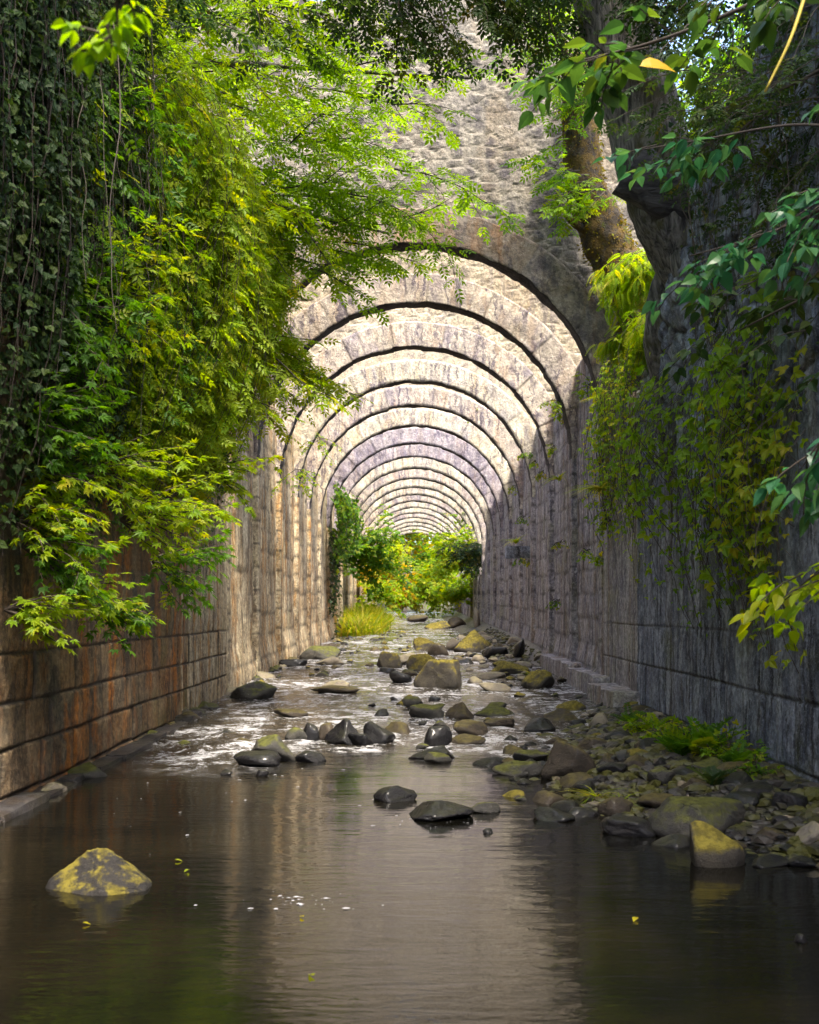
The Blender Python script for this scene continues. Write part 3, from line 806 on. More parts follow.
g_ = 'rocks in the stream'
for a in [
    (89, 897, 98, 40, 'rock_pool', 101, 'pyramid shaped rock with a yellow moss patch alone in the calm water', dict(rough=.075, soft=26, taper=0, flat_top=False, sub=5, normals=[(math.cos(a) * .70, math.sin(a) * .70, .71, f) for a, f in ((.3, .60), (1.5, .5), (2.75, .66), (4.2, .46), (5.3, .58))] + [(0, 0, -1, .6), (1, 0, 0, 1.15), (-1, 0, 0, 1.15), (0, 1, 0, 1.1), (0, -1, 0, 1.1)])),
    (270, 763, 46, 27, 'rock_green', 22, 'wedge shaped olive slab propped on a dark rock below the left rapid', dict(flat_top=True, wedge=.35)),
    (254, 768, 46, 14, 'rock_wet', 3, 'low black wet rock under the propped olive slab', {}),
    (309, 763, 30, 11, 'rock_wet', 4, 'flat black wet rock just right of the propped olive slab', {}),
    (226, 776, 12, 6, 'rock_wet', 5, 'tiny dark stone in front of the black wet rock below the left rapid', {}),
    (262, 777, 12, 7, 'rock_wet', 6, 'tiny dark stone in the smooth water before the propped slab', {}),
    (296, 742, 22, 14, 'rock_green', 7, 'small green rock at the left end of the dark row across the rapid', {}),
    (309, 741, 19, 18, 'rock_wet', 8, 'dark rock second in the row across the rapid', {}),
    (326, 740, 16, 17, 'rock_brown', 9, 'narrow brown rock standing in the row across the rapid', {}),
    (345, 745, 42, 25, 'rock_wet', 10, 'widest black rock of the dark row across the rapid', dict(planes=8)),
    (377, 744, 34, 22, 'rock_wet', 11, 'black rock at the right end of the dark row across the rapid', {}),
    (359, 746, 26, 12, 'rock_wet', 12, 'low wet rock in front of the dark row across the rapid', {}),
    (395, 803, 41, 15, 'rock_wet', 13, 'flat wet rock at the edge of the calm water, left of the long wet one', {}),
    (443, 823, 64, 19, 'rock_wet', 14, 'long low wet rock in the middle of the calm water edge', dict(planes=9)),
    (486, 814, 30, 11, 'rock_green', 15, 'small greenish rock touching the long low wet rock', {}),
    (488, 834, 11, 5, 'rock_wet', 16, 'tiny stone just in front of the long low wet rock', {}),
    (251, 699, 46, 17, 'rock_green', 17, 'mossy ledge rock against the foot of the left wall', {}),
    (292, 667, 26, 8, 'rock_wet', 18, 'dark flat rock by the foot of the left piers', {}),
    (320, 660, 40, 14, 'rock_green', 19, 'mossy rock by the left piers behind the pale slab', {}),
    (328, 665, 28, 8, 'rock_dry', 20, 'pale smooth slab lying by the left piers', {}),
    (335, 690, 31, 9, 'rock_dry', 21, 'pale flat slab on a ledge left of midstream', {}),
    (334, 694, 48, 7, 'rock_brown', 23, 'thin brown ledge under the pale flat slab', {}),
    (288, 717, 36, 7, 'rock_brown', 24, 'thin ledge in the rapid left of midstream', {}),
    (439, 689, 47, 29, 'rock_moss', 25, 'big blocky boulder with yellow moss in midstream', dict(planes=8, flat_top=True, soft=22)),
    (424, 672, 34, 18, 'rock_moss', 26, 'mossy boulder tucked behind the big blocky boulder', {}),
    (389, 668, 24, 17, 'rock_moss', 27, 'mossy rounded boulder left of and behind the big blocky boulder', {}),
    (409, 664, 24, 11, 'rock_dry', 28, 'pale rock behind the rounded mossy boulder', {}),
    (400, 683, 22, 12, 'rock_wet', 29, 'dark wet rock left of the big blocky boulder', {}),
    (413, 708, 22, 11, 'rock_green', 30, 'small green rock in front of the big blocky boulder', {}),
    (426, 719, 34, 14, 'rock_green', 31, 'flat topped green rock in the middle rapids', dict(flat_top=True)),
    (460, 719, 27, 16, 'rock_brown', 32, 'brown rock right of the flat topped green one', {}),
    (439, 747, 28, 20, 'rock_wet', 33, 'round black boulder in the middle rapids', {}),
    (471, 736, 33, 15, 'rock_brown', 34, 'reddish brown rock behind the round black boulder', {}),
    (432, 761, 44, 13, 'rock_wet', 35, 'broad black rock in front of the round black boulder', {}),
    (438, 763, 26, 9, 'rock_green', 36, 'little green rock leaning on the broad black rock', {}),
    (469, 745, 36, 9, 'rock_brown', 37, 'thin brown stone right of the round black boulder', {}),
    (572, 780, 54, 37, 'rock_brown', 38, 'large rounded dark brown boulder at the tip of the stony bank', dict(planes=9, rough=.07)),
    (521, 777, 50, 14, 'rock_green', 39, 'flat mossy slab left of the large brown boulder', dict(flat_top=True)),
    (532, 762, 34, 10, 'rock_green', 40, 'low green rock behind the flat mossy slab', {}),
    (541, 732, 30, 13, 'rock_wet', 41, 'dark rock in the right rapids behind the large brown boulder', {}),
    (500, 727, 30, 8, 'rock_brown', 42, 'low rock in the right rapids beyond the reddish brown rock', {}),
    (495, 716, 38, 8, 'rock_green', 43, 'long low mossy rock right of midstream', {}),
    (562, 722, 36, 13, 'rock_brown', 44, 'grey brown rock by the right footing', {}),
    (601, 727, 19, 14, 'rock_dry', 45, 'ochre rounded rock beside the right footing', {}),
    (594, 751, 30, 13, 'rock_brown', 46, 'brown rock on the stony bank behind the large brown boulder', {}),
    (540, 688, 32, 18, 'rock_moss', 47, 'mossy rock against the foot of the right piers', {}),
    (494, 691, 32, 8, 'rock_dry', 48, 'long pale slab right of the big blocky boulder', {}),
    (492, 679, 32, 7, 'rock_dry', 49, 'pale flat stone behind the long pale slab', {}),
    (512, 674, 38, 13, 'rock_moss', 50, 'broad ochre mossy rock before the upright stone', {}),
    (520, 658, 11, 19, 'rock_wet', 51, 'dark upright stone leaning against the right piers', dict(dr=.6)),
    (517, 643, 17, 6, 'rock_dry', 52, 'small white stone on top of the dark upright stone', {}),
    (427, 651, 28, 14, 'rock_moss', 53, 'mossy boulder in midstream beyond the big blocky one', {}),
    (438, 655, 20, 12, 'rock_brown', 54, 'brown rock touching the far mossy midstream boulder', {}),
    (476, 653, 40, 23, 'rock_moss', 55, 'large far mossy boulder on the right stony bank', {}),
    (455, 650, 18, 12, 'rock_dry', 56, 'pale rock between the two far mossy boulders', {}),
    (497, 657, 24, 10, 'rock_wet', 57, 'heap of dark stone beside the large far mossy boulder', {}),
    (346, 636, 23, 13, 'rock_moss', 58, 'pale mossy rock at the foot of the far left grass', {}),
    (418, 622, 20, 7, 'rock_brown', 59, 'small far rock in the narrow upper stream', {}),
    (438, 629, 25, 8, 'rock_moss', 60, 'low far mossy rock in the upper stream', {}),
    (457, 627, 18, 11, 'rock_brown', 61, 'slanting far rock on the right of the upper stream', {}),
    (477, 627, 8, 20, 'rock_dry', 62, 'thin pale slab standing upright by the far right piers', dict(dr=.5)),
    (634, 838, 54, 17, 'rock_wet', 63, 'wet dark rock at the water edge of the stony bank', {}),
    (556, 823, 40, 13, 'rock_wet', 64, 'dark wet rock in the water off the stony bank', {}),
    (619, 816, 34, 18, 'rock_brown', 65, 'slanting streaked rock in the middle of the stony bank', {}),
    (663, 809, 38, 12, 'rock_brown', 66, 'low brown rock behind the large green boulder', {}),
    (716, 843, 104, 38, 'rock_green', 67, 'large long boulder with green moss on the stony bank', dict(planes=9, flat_top=True, rough=.07)),
    (722, 868, 50, 42, 'rock_moss', 68, 'round boulder with a pale mossy top standing in the bank water', dict(rough=.05)),
    (745, 812, 46, 17, 'rock_wet', 69, 'black rock behind the large long green boulder', {}),
    (815, 846, 32, 22, 'rock_dry', 70, 'pale rounded rock at the right edge of the stony bank', {}),
    (777, 842, 30, 13, 'rock_brown', 71, 'brown stone right of the large long green boulder', {}),
    (735, 862, 34, 12, 'rock_wet', 72, 'dark slab behind the round pale topped boulder', {}),
    (776, 868, 40, 10, 'rock_wet', 73, 'flat wet slab at the right water edge', {}),
    (805, 868, 26, 9, 'rock_wet', 74, 'small wet stone at the right corner of the bank', {}),
    (664, 786, 26, 15, 'rock_green', 75, 'green stone under the ferns by the right wall', {}),
    (700, 792, 30, 12, 'rock_brown', 76, 'brown stone at the foot of the right wall ferns', {}),
    (760, 800, 40, 15, 'rock_wet', 77, 'dark rock at the foot of the right wall', {}),
    (795, 812, 36, 18, 'rock_wet', 78, 'dark heaped rock below the right wall corner', {}),
    (640, 768, 28, 12, 'rock_brown', 79, 'brown stone on the upper part of the stony bank', {}),
    (615, 775, 30, 11, 'rock_wet', 80, 'wet stone just right of the large brown boulder', {}),
    (690, 818, 30, 10, 'rock_wet', 81, 'wet flat stone above the large long green boulder', {}),
    (803, 608 + 336, 12, 9, 'rock_wet', 82, 'lone dark stone in the calm water at lower right', {}),
]:
    cx, base, w_, h_, m_, sd, lab, kw = a
    rock(cx, base, w_, h_, m_, sd, lab, **kw)

# small stones breaking the rapids and lying on the bank
rs = np.random.default_rng(5)


def free(x, y, r):
    return all((x - a) ** 2 / (c + r) ** 2 + (y - b) ** 2 / (d + r) ** 2 > 1 for a, b, c, d in ROCKS)


SM = [rock_shape(500 + i, 3, planes=9, rough=.07) for i in range(10)]
SMESH = []


def small(x, y, z, s, mat, label, group, flat=1.0):
    i = int(rs.integers(10)); key = (i, mat)
    if key not in small.cache:
        o = mk('stone', SM[i][0] * np.array([.5, .4, .3]), SM[i][1], M[mat], None, True)
        small.cache[key] = o.data; first = o
    else:
        o = bpy.data.objects.new('stone', small.cache[key]); COL.objects.link(o)
    o.location = (x, y, z); o.scale = (s, s, s * flat); o.rotation_euler = (rs.normal() * .15, rs.normal() * .15, rs.uniform(0, 6.28))
    tag(o, label, 'stone', group)
    ROCKS.append((x, y, s * .45, s * .4))


small.cache = {}
n = 0
while n < 125:
    y = 13.0 + 40 * rs.random() ** 1.6; x = rs.uniform(-3.1, 3.1)
    if fbm(x * .5, y * .3, 0, 77, 2) < -.05 and rs.random() < .7: continue
    s = .14 + .42 * rs.random() ** 2.2
    if not free(x, y, s * .5): continue
    small(x, y, float(zw(y)) - .05 * s + .03, s, ['rock_wet', 'rock_moss', 'rock_brown', 'rock_green'][int(rs.integers(4))], 'small dark stone breaking the shallow rapids', 'small stones in the rapids', .8)
    n += 1
n = 0
while n < 46:
    y = rs.uniform(22, 46); x = 1.2 + 2.0 * rs.random() + .02 * (y - 22)
    s = .2 + .5 * rs.random() ** 1.8
    if x > 3.2 or not free(x, y, s * .5): continue
    small(x, y, max(float(bed_z(x, y)), float(zw(y))) + .04, s, ['rock_dry', 'rock_moss', 'rock_brown', 'rock_dry'][int(rs.integers(4))], 'small pale stone on the shoal below the right piers', 'stones on the far right shoal', .8)
    n += 1
n = 0; tries = 0
while n < 150 and tries < 9000:
    tries += 1
    y = rs.uniform(6.9, 18); e = np.interp(y, [4, 6.5, 7.5, 8.5, 10, 11.5, 14, 17, 20], [3.6, 2.9, 2.1, 1.45, 1.05, .95, 1.75, 2.5, 3.4])
    x = e - .25 + (3.3 - e + .2) * rs.random()
    s = .14 + .42 * rs.random() ** 2
    if x > 3.25 or not free(x, y, s * .4): continue
    small(x, y, max(float(bed_z(x, y)), -.02) + .02, s, ['rock_wet', 'rock_moss', 'rock_brown', 'rock_green', 'rock_wet'][int(rs.integers(5))], 'small dark stone on the stony bank by the right wall', 'stones on the near right bank', .75)
    n += 1
n = 0
while n < 26:
    y = rs.uniform(9, 30); x = -3.42 + .16 * rs.random()
    s = .2 + .4 * rs.random() ** 2
    if not free(x, y, s * .2) and rs.random() < .7: continue
    if y < 15 and rs.random() < .8: continue
    small(x, y, float(zw(y)) + .02, s, ['rock_dry', 'rock_green', 'rock_brown'][int(rs.integers(3))], 'fallen stone along the foot of the left wall', 'stones along the left wall foot', .8)
    n += 1

# gravel between them
mb = MB()
base = [rock_shape(900 + i, 1, planes=6, rough=.05) for i in range(8)]
cnt = 0
while cnt < 5200:
    y = rs.uniform(6.6, 19); e = np.interp(y, [4, 6.5, 7.5, 8.5, 10, 11.5, 14, 17, 20], [3.6, 2.9, 2.1, 1.45, 1.05, .95, 1.75, 2.5, 3.4])
    x = e - .15 + (3.4 - e + .15) * rs.random()
    if x > 3.32: continue
    cnt += 1
    s = .022 + .09 * rs.random() ** 2.6
    v, f = base[int(rs.integers(8))]
    a = rs.uniform(0, 6.28); c, sn = math.cos(a), math.sin(a)
    q = v * np.array([1, .75, .4]) * s
    q = np.stack([q[:, 0] * c - q[:, 1] * sn, q[:, 0] * sn + q[:, 1] * c, q[:, 2]], -1) + np.array([x, y, float(bed_z(x, y)) + .25 * s])
    mb.add(q, f, tint=rs.random())
for _ in range(1500):
    y = rs.uniform(22, 48); x = rs.uniform(1.2, 3.3)
    z = float(bed_z(x, y))
    if z < zw(y) - .02: continue
    s = .04 + .09 * rs.random() ** 2
    v, f = base[int(rs.integers(8))]
    mb.add(v * np.array([1, .8, .55]) * s + np.array([x, y, z + .2 * s]), f, tint=.4 + .6 * rs.random())
g = mb.build('gravel', M['pebble'], None, False)
tag(g, 'brown and grey river gravel on the banks below the right wall', None, kind='stuff')

# flecks of foam drifting on the calm water
mb = MB()
hexa = np.array([[math.cos(a), math.sin(a), 0] for a in np.linspace(0, 2 * np.pi, 9)[:-1]])
for _ in range(220):
    t_ = rs.random()
    if t_ < .62:
        q = on_water(rs.normal(235, 75), 742 + abs(rs.normal(0, 34)))
    elif t_ < .8:
        q = on_water(rs.normal(305, 22), rs.normal(902, 4))
    elif t_ < .85:
        q = on_water(rs.normal(285, 50), rs.normal(905, 6))
    else:
        q = on_water(rs.normal(430, 40), rs.normal(822, 5))
    if abs(q[0]) > 3.3 or q[1] < 4: continue
    if q[0] > np.interp(q[1], [4, 6.5, 7.5, 8.5, 10, 11.5, 14], [3.6, 2.9, 2.1, 1.45, 1.05, .95, 1.75]) - .2: continue
    s = .002 + .007 * rs.random() ** 3
    rr_ = 1 + .5 * rs.normal(size=8) * .5
    st = 1 + 2.2 * rs.random() ** 2
    v = hexa * np.abs(rr_)[:, None] * np.array([s * st, s, 1])
    v2 = np.concatenate([v, v * .55 + np.array([0, 0, s * .35])]) + np.array([q[0], q[1], q[2] + .006])
    i = np.arange(8); j = (i + 1) % 8
    mb.add(v2, [np.stack([i, j, j + 8, i + 8], -1), np.array([[8, 9, 10, 11], [8, 11, 12, 15], [12, 13, 14, 15]])])
g = mb.build('foam', M['foam'], None, True)
tag(g, 'white flecks of foam drifting on the calm water', None, kind='stuff')
# ------------------------------------------------------------------ water
wx = np.linspace(-3.7, 3.7, 150)
wy = spaced([(-14, 3.5, .25), (3.5, 12, .09), (12, 26, .07), (26, 50, .16), (50, 112, .5)])
WX, WY = np.meshgrid(wx, wy, indexing='ij')
rap = sstep(WY, 11.6, 13.6) * .75 + .25 * sstep(WY, 14, 30)
rap = rap * (.32 + .8 * np.clip(.5 + 1.6 * fbm(WX * .8, WY * .35, 0, 8, 3), 0, 1))
# the little chute beside the left wall
chute = np.exp(-((WX + 2.35) / .75) ** 2 - ((WY - 13.4) / 1.1) ** 2)
rap = np.clip(rap * (.45 + .55 * sstep(WY, 12.2, 14)) + 1.0 * chute + .45 * np.exp(-((WX + 2.2) / 1.0) ** 2 - ((WY - 11.8) / 1.0) ** 2), 0, 1)
# broken water piles up against the rocks and trails away below them
for (rx, ry, ra, rb) in ROCKS:
    if ry < 11.3 or ra < .1: continue
    dx = (WX - rx) / (ra * 1.15 + .06); dy = (WY - ry)
    dy = np.where(dy > 0, dy / (rb + .18), dy / (rb + .75))
    rap = np.maximum(rap, 1.05 * np.exp(-(dx * dx + dy * dy) ** 1.5 * .8) * sstep(WY, 11.3, 13.5))
rap = np.clip(rap, 0, 1)
Wz = zw(WY) + rap * (.055 * fbm(WX * 2.6, WY * 2.2, 0, 12, 3) + .03 * fbm(WX * 7, WY * 7, 0, 13, 2)) + .005 * fbm(WX * 1.2, WY * 3.0, 0, 14, 2)
Wz = Wz + chute * (.10 * fbm(WX * 3.2, WY * 3.2, 3, 15, 3) + .05)
o = mk('stream_water', np.stack([WX, WY, Wz], -1).reshape(-1, 3), gridF(len(wx), len(wy))[:, ::-1], M['water'], smooth=True, attrs={'rapid': rap.reshape(-1)})
tag(o, 'shallow brown stream water, calm in front and broken behind', None, kind='structure')


# ------------------------------------------------------------------ leaves
def leaflet(L, Wd, at=(0, 0, 0), ang=0.0, fold=.25, droop=.15, detail=False):
    """one blade: folded along its midrib; x along, y across, z normal"""
    if detail:
        s = [0, .12, .32, .55, .78, 1.0]; wd = [0, .62, 1.0, .86, .45, 0]
        mid = [(L * a, 0, -droop * L * a * a) for a in s]
        V = [mid[0]] + [(L * a, sg * Wd * .5 * b, -droop * L * a * a + fold * Wd * .5 * b) for a, b in zip(s[1:-1], wd[1:-1]) for sg in (-1, 1)] + mid[1:-1] + [mid[-1]]
        # 0 base, 1..8 sides (r,l pairs), 9..12 mid, 13 tip
        T = [(0, 1, 9), (0, 9, 2)]
        for i in range(3):
            a, b = 1 + 2 * i, 3 + 2 * i
            T += [(a, b, 9 + i), (b, 10 + i, 9 + i), (a + 1, 9 + i, b + 1), (b + 1, 9 + i, 10 + i)]
        T += [(7, 13, 12), (8, 12, 13)]
    else:
        V = [(0, 0, 0), (L * .45, -Wd * .5, fold * Wd * .5 - droop * L * .2), (L, 0, -droop * L), (L * .45, Wd * .5, fold * Wd * .5 - droop * L * .2)]
        T = [(0, 1, 2), (0, 2, 3)]
    V = np.array(V, float)
    c, s_ = math.cos(ang), math.sin(ang)
    V = np.stack([V[:, 0] * c - V[:, 1] * s_, V[:, 0] * s_ + V[:, 1] * c, V[:, 2]], -1) + np.array(at)
    return V, np.array(T)


def join(parts):
    V, F, n = [], [], 0
    for v, f in parts: V.append(v); F.append(f + n); n += len(v)
    return np.concatenate(V), np.concatenate(F)


T_PIN = join([leaflet(.34, .16, (x, 0, -.12 * x * x), sg * 1.0) for x in (.22, .44, .66) for sg in (-1, 1)] + [leaflet(.36, .17, (.72, 0, -.06))])
T_PALM = join([leaflet(L, .30, (0, 0, 0), a) for L, a in ((1, 0), (.85, .62), (.85, -.62), (.55, 1.3), (.55, -1.3))])
T_TRI = join([leaflet(.75, .5, (.25, 0, 0), 0), leaflet(.6, .42, (.2, 0, 0), 1.15), leaflet(.6, .42, (.2, 0, 0), -1.15)])
T_IVY = join([leaflet(1, .75, (0, 0, 0), 0), leaflet(.6, .5, (.05, 0, 0), .9), leaflet(.6, .5, (.05, 0, 0), -.9)])
T_ONE = leaflet(1, .5)
T_OV = leaflet(1, .6, detail=True, droop=.22, fold=.3)
T_OVP = join([leaflet(.42, .25, (x, 0, -.1 * x * x), sg * .95, detail=True) for x in (.18, .42, .66) for sg in (-1, 1)] + [leaflet(.46, .27, (.72, 0, -.06), detail=True)])
T_FERN = join([leaflet(.34 * (1 - .75 * abs(x - .3)), .09, (x, 0, -.55 * x * x), sg * 1.15, droop=.1) for x in np.linspace(.08, .95, 11) for sg in (-1, 1)] + [leaflet(.12, .05, (.95, 0, -.5))])


def blade_t():
    s = np.linspace(0, 1, 5); V = []; F = []
    for i, a in enumerate(s):
        wv = .035 * (1 - a ** 1.5) + .002
        V += [(a * .8, -wv, -.75 * a ** 2.2 + .0), (a * .8, wv, -.75 * a ** 2.2)]
    for i in range(4): F += [(2 * i, 2 * i + 2, 2 * i + 3), (2 * i, 2 * i + 3, 2 * i + 1)]
    return np.array(V), np.array(F)


T_BLADE = blade_t()


def unit(v): return v / (np.linalg.norm(v, axis=-1, keepdims=True) + 1e-9)


class Leaves:
    def __init__(s): s.V = []; s.F = []; s.T = []; s.n = 0
    def add(s, tpl, Pp, D, N, S, tint=None, rs=R_):
        Pp = np.asarray(Pp, float).reshape(-1, 3); k = len(Pp)
        if not k: return
        D = unit(np.broadcast_to(np.asarray(D, float), (k, 3))); N = np.broadcast_to(np.asarray(N, float), (k, 3))
        B = unit(np.cross(N, D)); N = np.cross(D, B)
        S = np.broadcast_to(np.asarray(S, float), (k,))
        tv, tf = tpl
        V = Pp[:, None] + S[:, None, None] * (tv[None, :, 0, None] * D[:, None] + tv[None, :, 1, None] * B[:, None] + tv[None, :, 2, None] * N[:, None])
        F = tf[None] + (np.arange(k) * len(tv))[:, None, None] + s.n
        if tint is None: tint = rs.random(k) ** 1.3
        s.V.append(V.reshape(-1, 3)); s.F.append(F.reshape(-1, 3)); s.T.append(np.repeat(np.broadcast_to(tint, (k,)), len(tv)))
        s.n += k * len(tv)
    def build(s, name, mat, root=None, label=None, tw=None, twmat=None):
        V = np.concatenate(s.V); F = [np.concatenate(s.F)]; T = np.concatenate(s.T)
        nl = len(F[0])
        if tw is not None and tw.n:
            F += [f + len(V) for f in tw.F]; V = np.concatenate([V] + tw.V); T = np.concatenate([T, np.zeros(tw.n)])
            by = {}
            for f in F[1:]: by.setdefault(f.shape[1], []).append(f)
            F = [F[0]] + [np.concatenate(v) for v in by.values()]
            mat = [mat, twmat]
        A = {'tint': T}
        o = mk(name, V, F, mat, None, False, A) if root is None else child(name, V, F, mat, root, False, A, label)
        if len(F) > 1:
            mi = np.zeros(len(o.data.polygons), np.int32); mi[nl:] = 1
            o.data.polygons.foreach_set('material_index', mi); o.data.update()
        return o


def rnd3(rs, k, s=1.0): return rs.normal(size=(k, 3)) * s


def spray(rs, lv, tw, start, d, L, tpl, size, up=(0, 0, 1), droop=.25, step=.13, twigs=True, tint=None, r0=.012, nrm_j=.35, sub=.5, spread=.9):
    """a leafy branch: a bending main shoot with side shoots in its plane, leaves along them all"""
    d = unit(np.asarray(d, float)); up = np.asarray(up, float)
    n = max(4, int(L / .14))
    pts = [np.asarray(start, float)]; dd = d.copy()
    for i in range(n):
        dd = unit(dd + rnd3(rs, 1, .10)[0] + np.array([0, 0, -droop / n]))
        pts.append(pts[-1] + dd * L / n)
    pts = np.array(pts)
    if twigs: tw.add(*tube(pts, np.linspace(r0, .003, len(pts)), 4, False))
    segs = [(pts, .15)]
    sgn = 1
    for i in range(1, len(pts) - 1):
        if rs.random() < .18: continue
        sgn = -sgn
        side = unit(np.cross(up, pts[i + 1] - pts[i])) * sgn
        sd = unit(unit(pts[i + 1] - pts[i]) * .8 + side * spread + rnd3(rs, 1, .16)[0])
        l = L * sub * (1 - .55 * i / n) * rs.uniform(.6, 1.15)
        m = max(3, int(l / .12)); q = [pts[i]]
        for _ in range(m):
            sd = unit(sd + rnd3(rs, 1, .10)[0] + np.array([0, 0, -droop / m * .8])); q.append(q[-1] + sd * l / m)
        q = np.array(q); segs.append((q, 0))
        if twigs and l > .25: tw.add(*tube(q, np.linspace(r0 * .5, .002, len(q)), 3, False))
    for q, skip in segs:
        ln = np.linalg.norm(np.diff(q, axis=0), axis=1).sum()
        k = max(2, int(ln / step))
        t = (np.arange(k) + rs.random(k) * .6 + .3) / k
        t = skip + t * (1 - skip); t = np.clip(t, 0, .999)
        f = t * (len(q) - 1); i = f.astype(int); w = (f - i)[:, None]
        pos = q[i] * (1 - w) + q[i + 1] * w; td = unit(q[i + 1] - q[i])
        sg = np.where(np.arange(k) % 2 == 0, 1, -1)[:, None]
        side = unit(np.cross(np.broadcast_to(up, td.shape), td)) * sg
        ld = unit(td * .55 + side * .9 + rnd3(rs, k, .25) + np.array([0, 0, -.25]))
        tv = None if tint is None else np.clip(tint + rs.normal(size=k) * .18, 0, 1)
        lv.add(tpl, pos, ld, up + rnd3(rs, k, nrm_j), size * rs.uniform(.45, 1.3, k), tv, rs)
        lv.add(tpl, q[-1:], td[-1:], up + rnd3(rs, 1, nrm_j), size, tv if tv is None else tv[:1], rs)


def creeper(rs, lv, tw, anchors, lens, side, tpl, size, step=.07, wall=A_, off=(.05, .35), tint=None, sway=.25, fac=1.0):
    """strands hanging down the face of a wall from anchor points (y, z)"""
    for (y, z), L in zip(anchors, lens):
        n = max(4, int(L / .22))
        t = np.linspace(0, 1, n + 1)
        o = rs.uniform(*off)
        yy = y + sway * np.cumsum(rs.normal(size=n + 1)) / np.sqrt(n + 1) * .7
        zz = z - L * t
        bulge = o * (.35 + .9 * np.sin(np.pi * np.clip(t * 1.05, 0, 1)) ** .7)
        xx = side * (wall - bulge - .05 * rs.random(n + 1))
        q = np.stack([xx, yy, zz], -1)
        tw.add(*tube(q, .004, 3, False))
        k = max(3, int(L / step * fac))
        f = rs.random(k) * (n - 1e-3); i = f.astype(int); w = (f - i)[:, None]
        pos = q[i] * (1 - w) + q[i + 1] * w + rnd3(rs, k) * np.array([.05, .09, .06])
        outw = np.array([-side, 0, 0])
        ld = unit(np.array([0, 0, -.75]) + outw * .45 + rnd3(rs, k, .55))
        nr = outw * .8 + np.array([0, -.35, .75]) + rnd3(rs, k, .4)
        tv = None if tint is None else np.clip(tint + rs.normal(size=k) * .18, 0, 1)
        lv.add(tpl, pos, ld, nr, size * rs.uniform(.4, 1.35, k), tv, rs)


def shrub(name, loc, size, label, cat, mat, seed, tpl=T_TRI, leaf=.08, nsh=26, group=None, tilt=(0, 0, 1), droop=.5, stem='twig', wide=1.0, step=.10, tint=None, sub=.5):
    """several leafy shoots from one foot"""
    rs = np.random.default_rng(seed)
    root = empty(name, loc, label, cat, group)
    lv, tw = Leaves(), MB()
    for _ in range(nsh):
        d = unit(np.asarray(tilt, float) + rnd3(rs, 1, .55)[0] * np.array([wide, wide, .6]))
        spray(rs, lv, tw, np.array(loc) + rnd3(rs, 1, .06)[0] * np.array([1, 1, .3]), d, size * rs.uniform(.5, 1.1), tpl, leaf, droop=droop, step=step, r0=.009, tint=tint, sub=sub)
    lv.build('foliage', M[mat], root, None, tw, M[stem])
    return root


def fern(name, loc, size, n, label, seed, mat='lf_green', out=(0, 0, 1), group=None, cat='fern', tpl=T_FERN, tint=None):
    rs = np.random.default_rng(seed)
    lv = Leaves()
    a = rs.uniform(0, 6.28, n)
    d = unit(np.stack([np.cos(a), np.sin(a), rs.uniform(.3, 1.5, n)], -1) + np.asarray(out, float))
    p = np.asarray(loc, float) + rnd3(rs, n, .03 * size)
    nr = np.array([0, 0, 1.0]) - d * .2 + rnd3(rs, n, .15)
    lv.add(tpl, p, d, nr, size * rs.uniform(.6, 1.1, n), tint, rs)
    o = lv.build(name, M[mat])
    # rest on its own foot
    V = np.empty(len(o.data.vertices) * 3, np.float32); o.data.vertices.foreach_get('co', V)
    V = V.reshape(-1, 3) - np.asarray(loc, np.float32); o.data.vertices.foreach_set('co', V.ravel()); o.location = [float(c) for c in loc]
    o.data.update()
    return tag(o, label, cat, group)


# ------------------------------------------------------------------ left side: creepers, ivy, overhanging tree
rs = np.random.default_rng(101)

def curtain(name, label, mat, y0, y1, z0, z1f, n, tpl, size, seed, step, off, cat='creeper', tint=None, side=-1, sway=.25, clump=None, stem='twig', wall=A_):
    r = np.random.default_rng(seed)
    ys = r.uniform(y0, y1, n)
    if clump: ys = ys[(fbm(ys * clump, 0, 0, seed, 2) > -.12)]
    zt = np.array([z0(y) for y in ys]) + r.normal(size=len(ys)) * .25
    ln = np.array([z1f(y) for y in ys]) * r.uniform(.35, 1.12, len(ys))
    root = empty(name, (side * 3.3, (y0 + y1) / 2, float(np.mean(zt))), label, cat)
    lv, tw = Leaves(), MB()
    creeper(r, lv, tw, list(zip(ys, zt)), ln, side, tpl, size, step, off=off, tint=tint, sway=sway, wall=wall)
    lv.build('foliage', M[mat], root, None, tw, M[stem])
    return root


curtain('climbing_creeper', 'thick bright yellow green creeper hanging in a curtain over the left wall', 'lf_bright', 10.8, 17.4, lambda y: 7.6 + .15 * (y - 12), lambda y: 5.0 - .35 * abs(y - 14), 330, T_PIN, .21, 1, .06, (.2, 1.2), clump=.9, tint=.6)
curtain('climbing_creeper', 'lower fringe of small leaved creeper trailing down the left wall before the piers', 'lf_green', 14.4, 17.0, lambda y: 5.6, lambda y: 3.0, 110, T_PIN, .15, 2, .05, (.05, .3), clump=1.2)
curtain('ivy', 'dark green ivy covering the upper left wall at the picture edge', 'lf_dark', 5.0, 11.9, lambda y: 8.4, lambda y: 4.9 + .7 * np.clip((11.9 - y) / 3, 0, 1.3), 460, T_IVY, .065, 3, .034, (.05, .5), 'ivy', tint=.38)
curtain('ivy', 'dark ivy tail hanging between the left wall and the first pier', 'lf_dark', 17.6, 18.9, lambda y: 6.2, lambda y: 2.6, 34, T_IVY, .075, 4, .045, (.05, .35), 'ivy')
curtain('ivy', 'thin scattered ivy on the streaked lower left wall', 'lf_dark', 9.2, 13.6, lambda y: 5.0, lambda y: 2.2, 110, T_IVY, .075, 5, .08, (.02, .2), 'ivy', clump=.8)
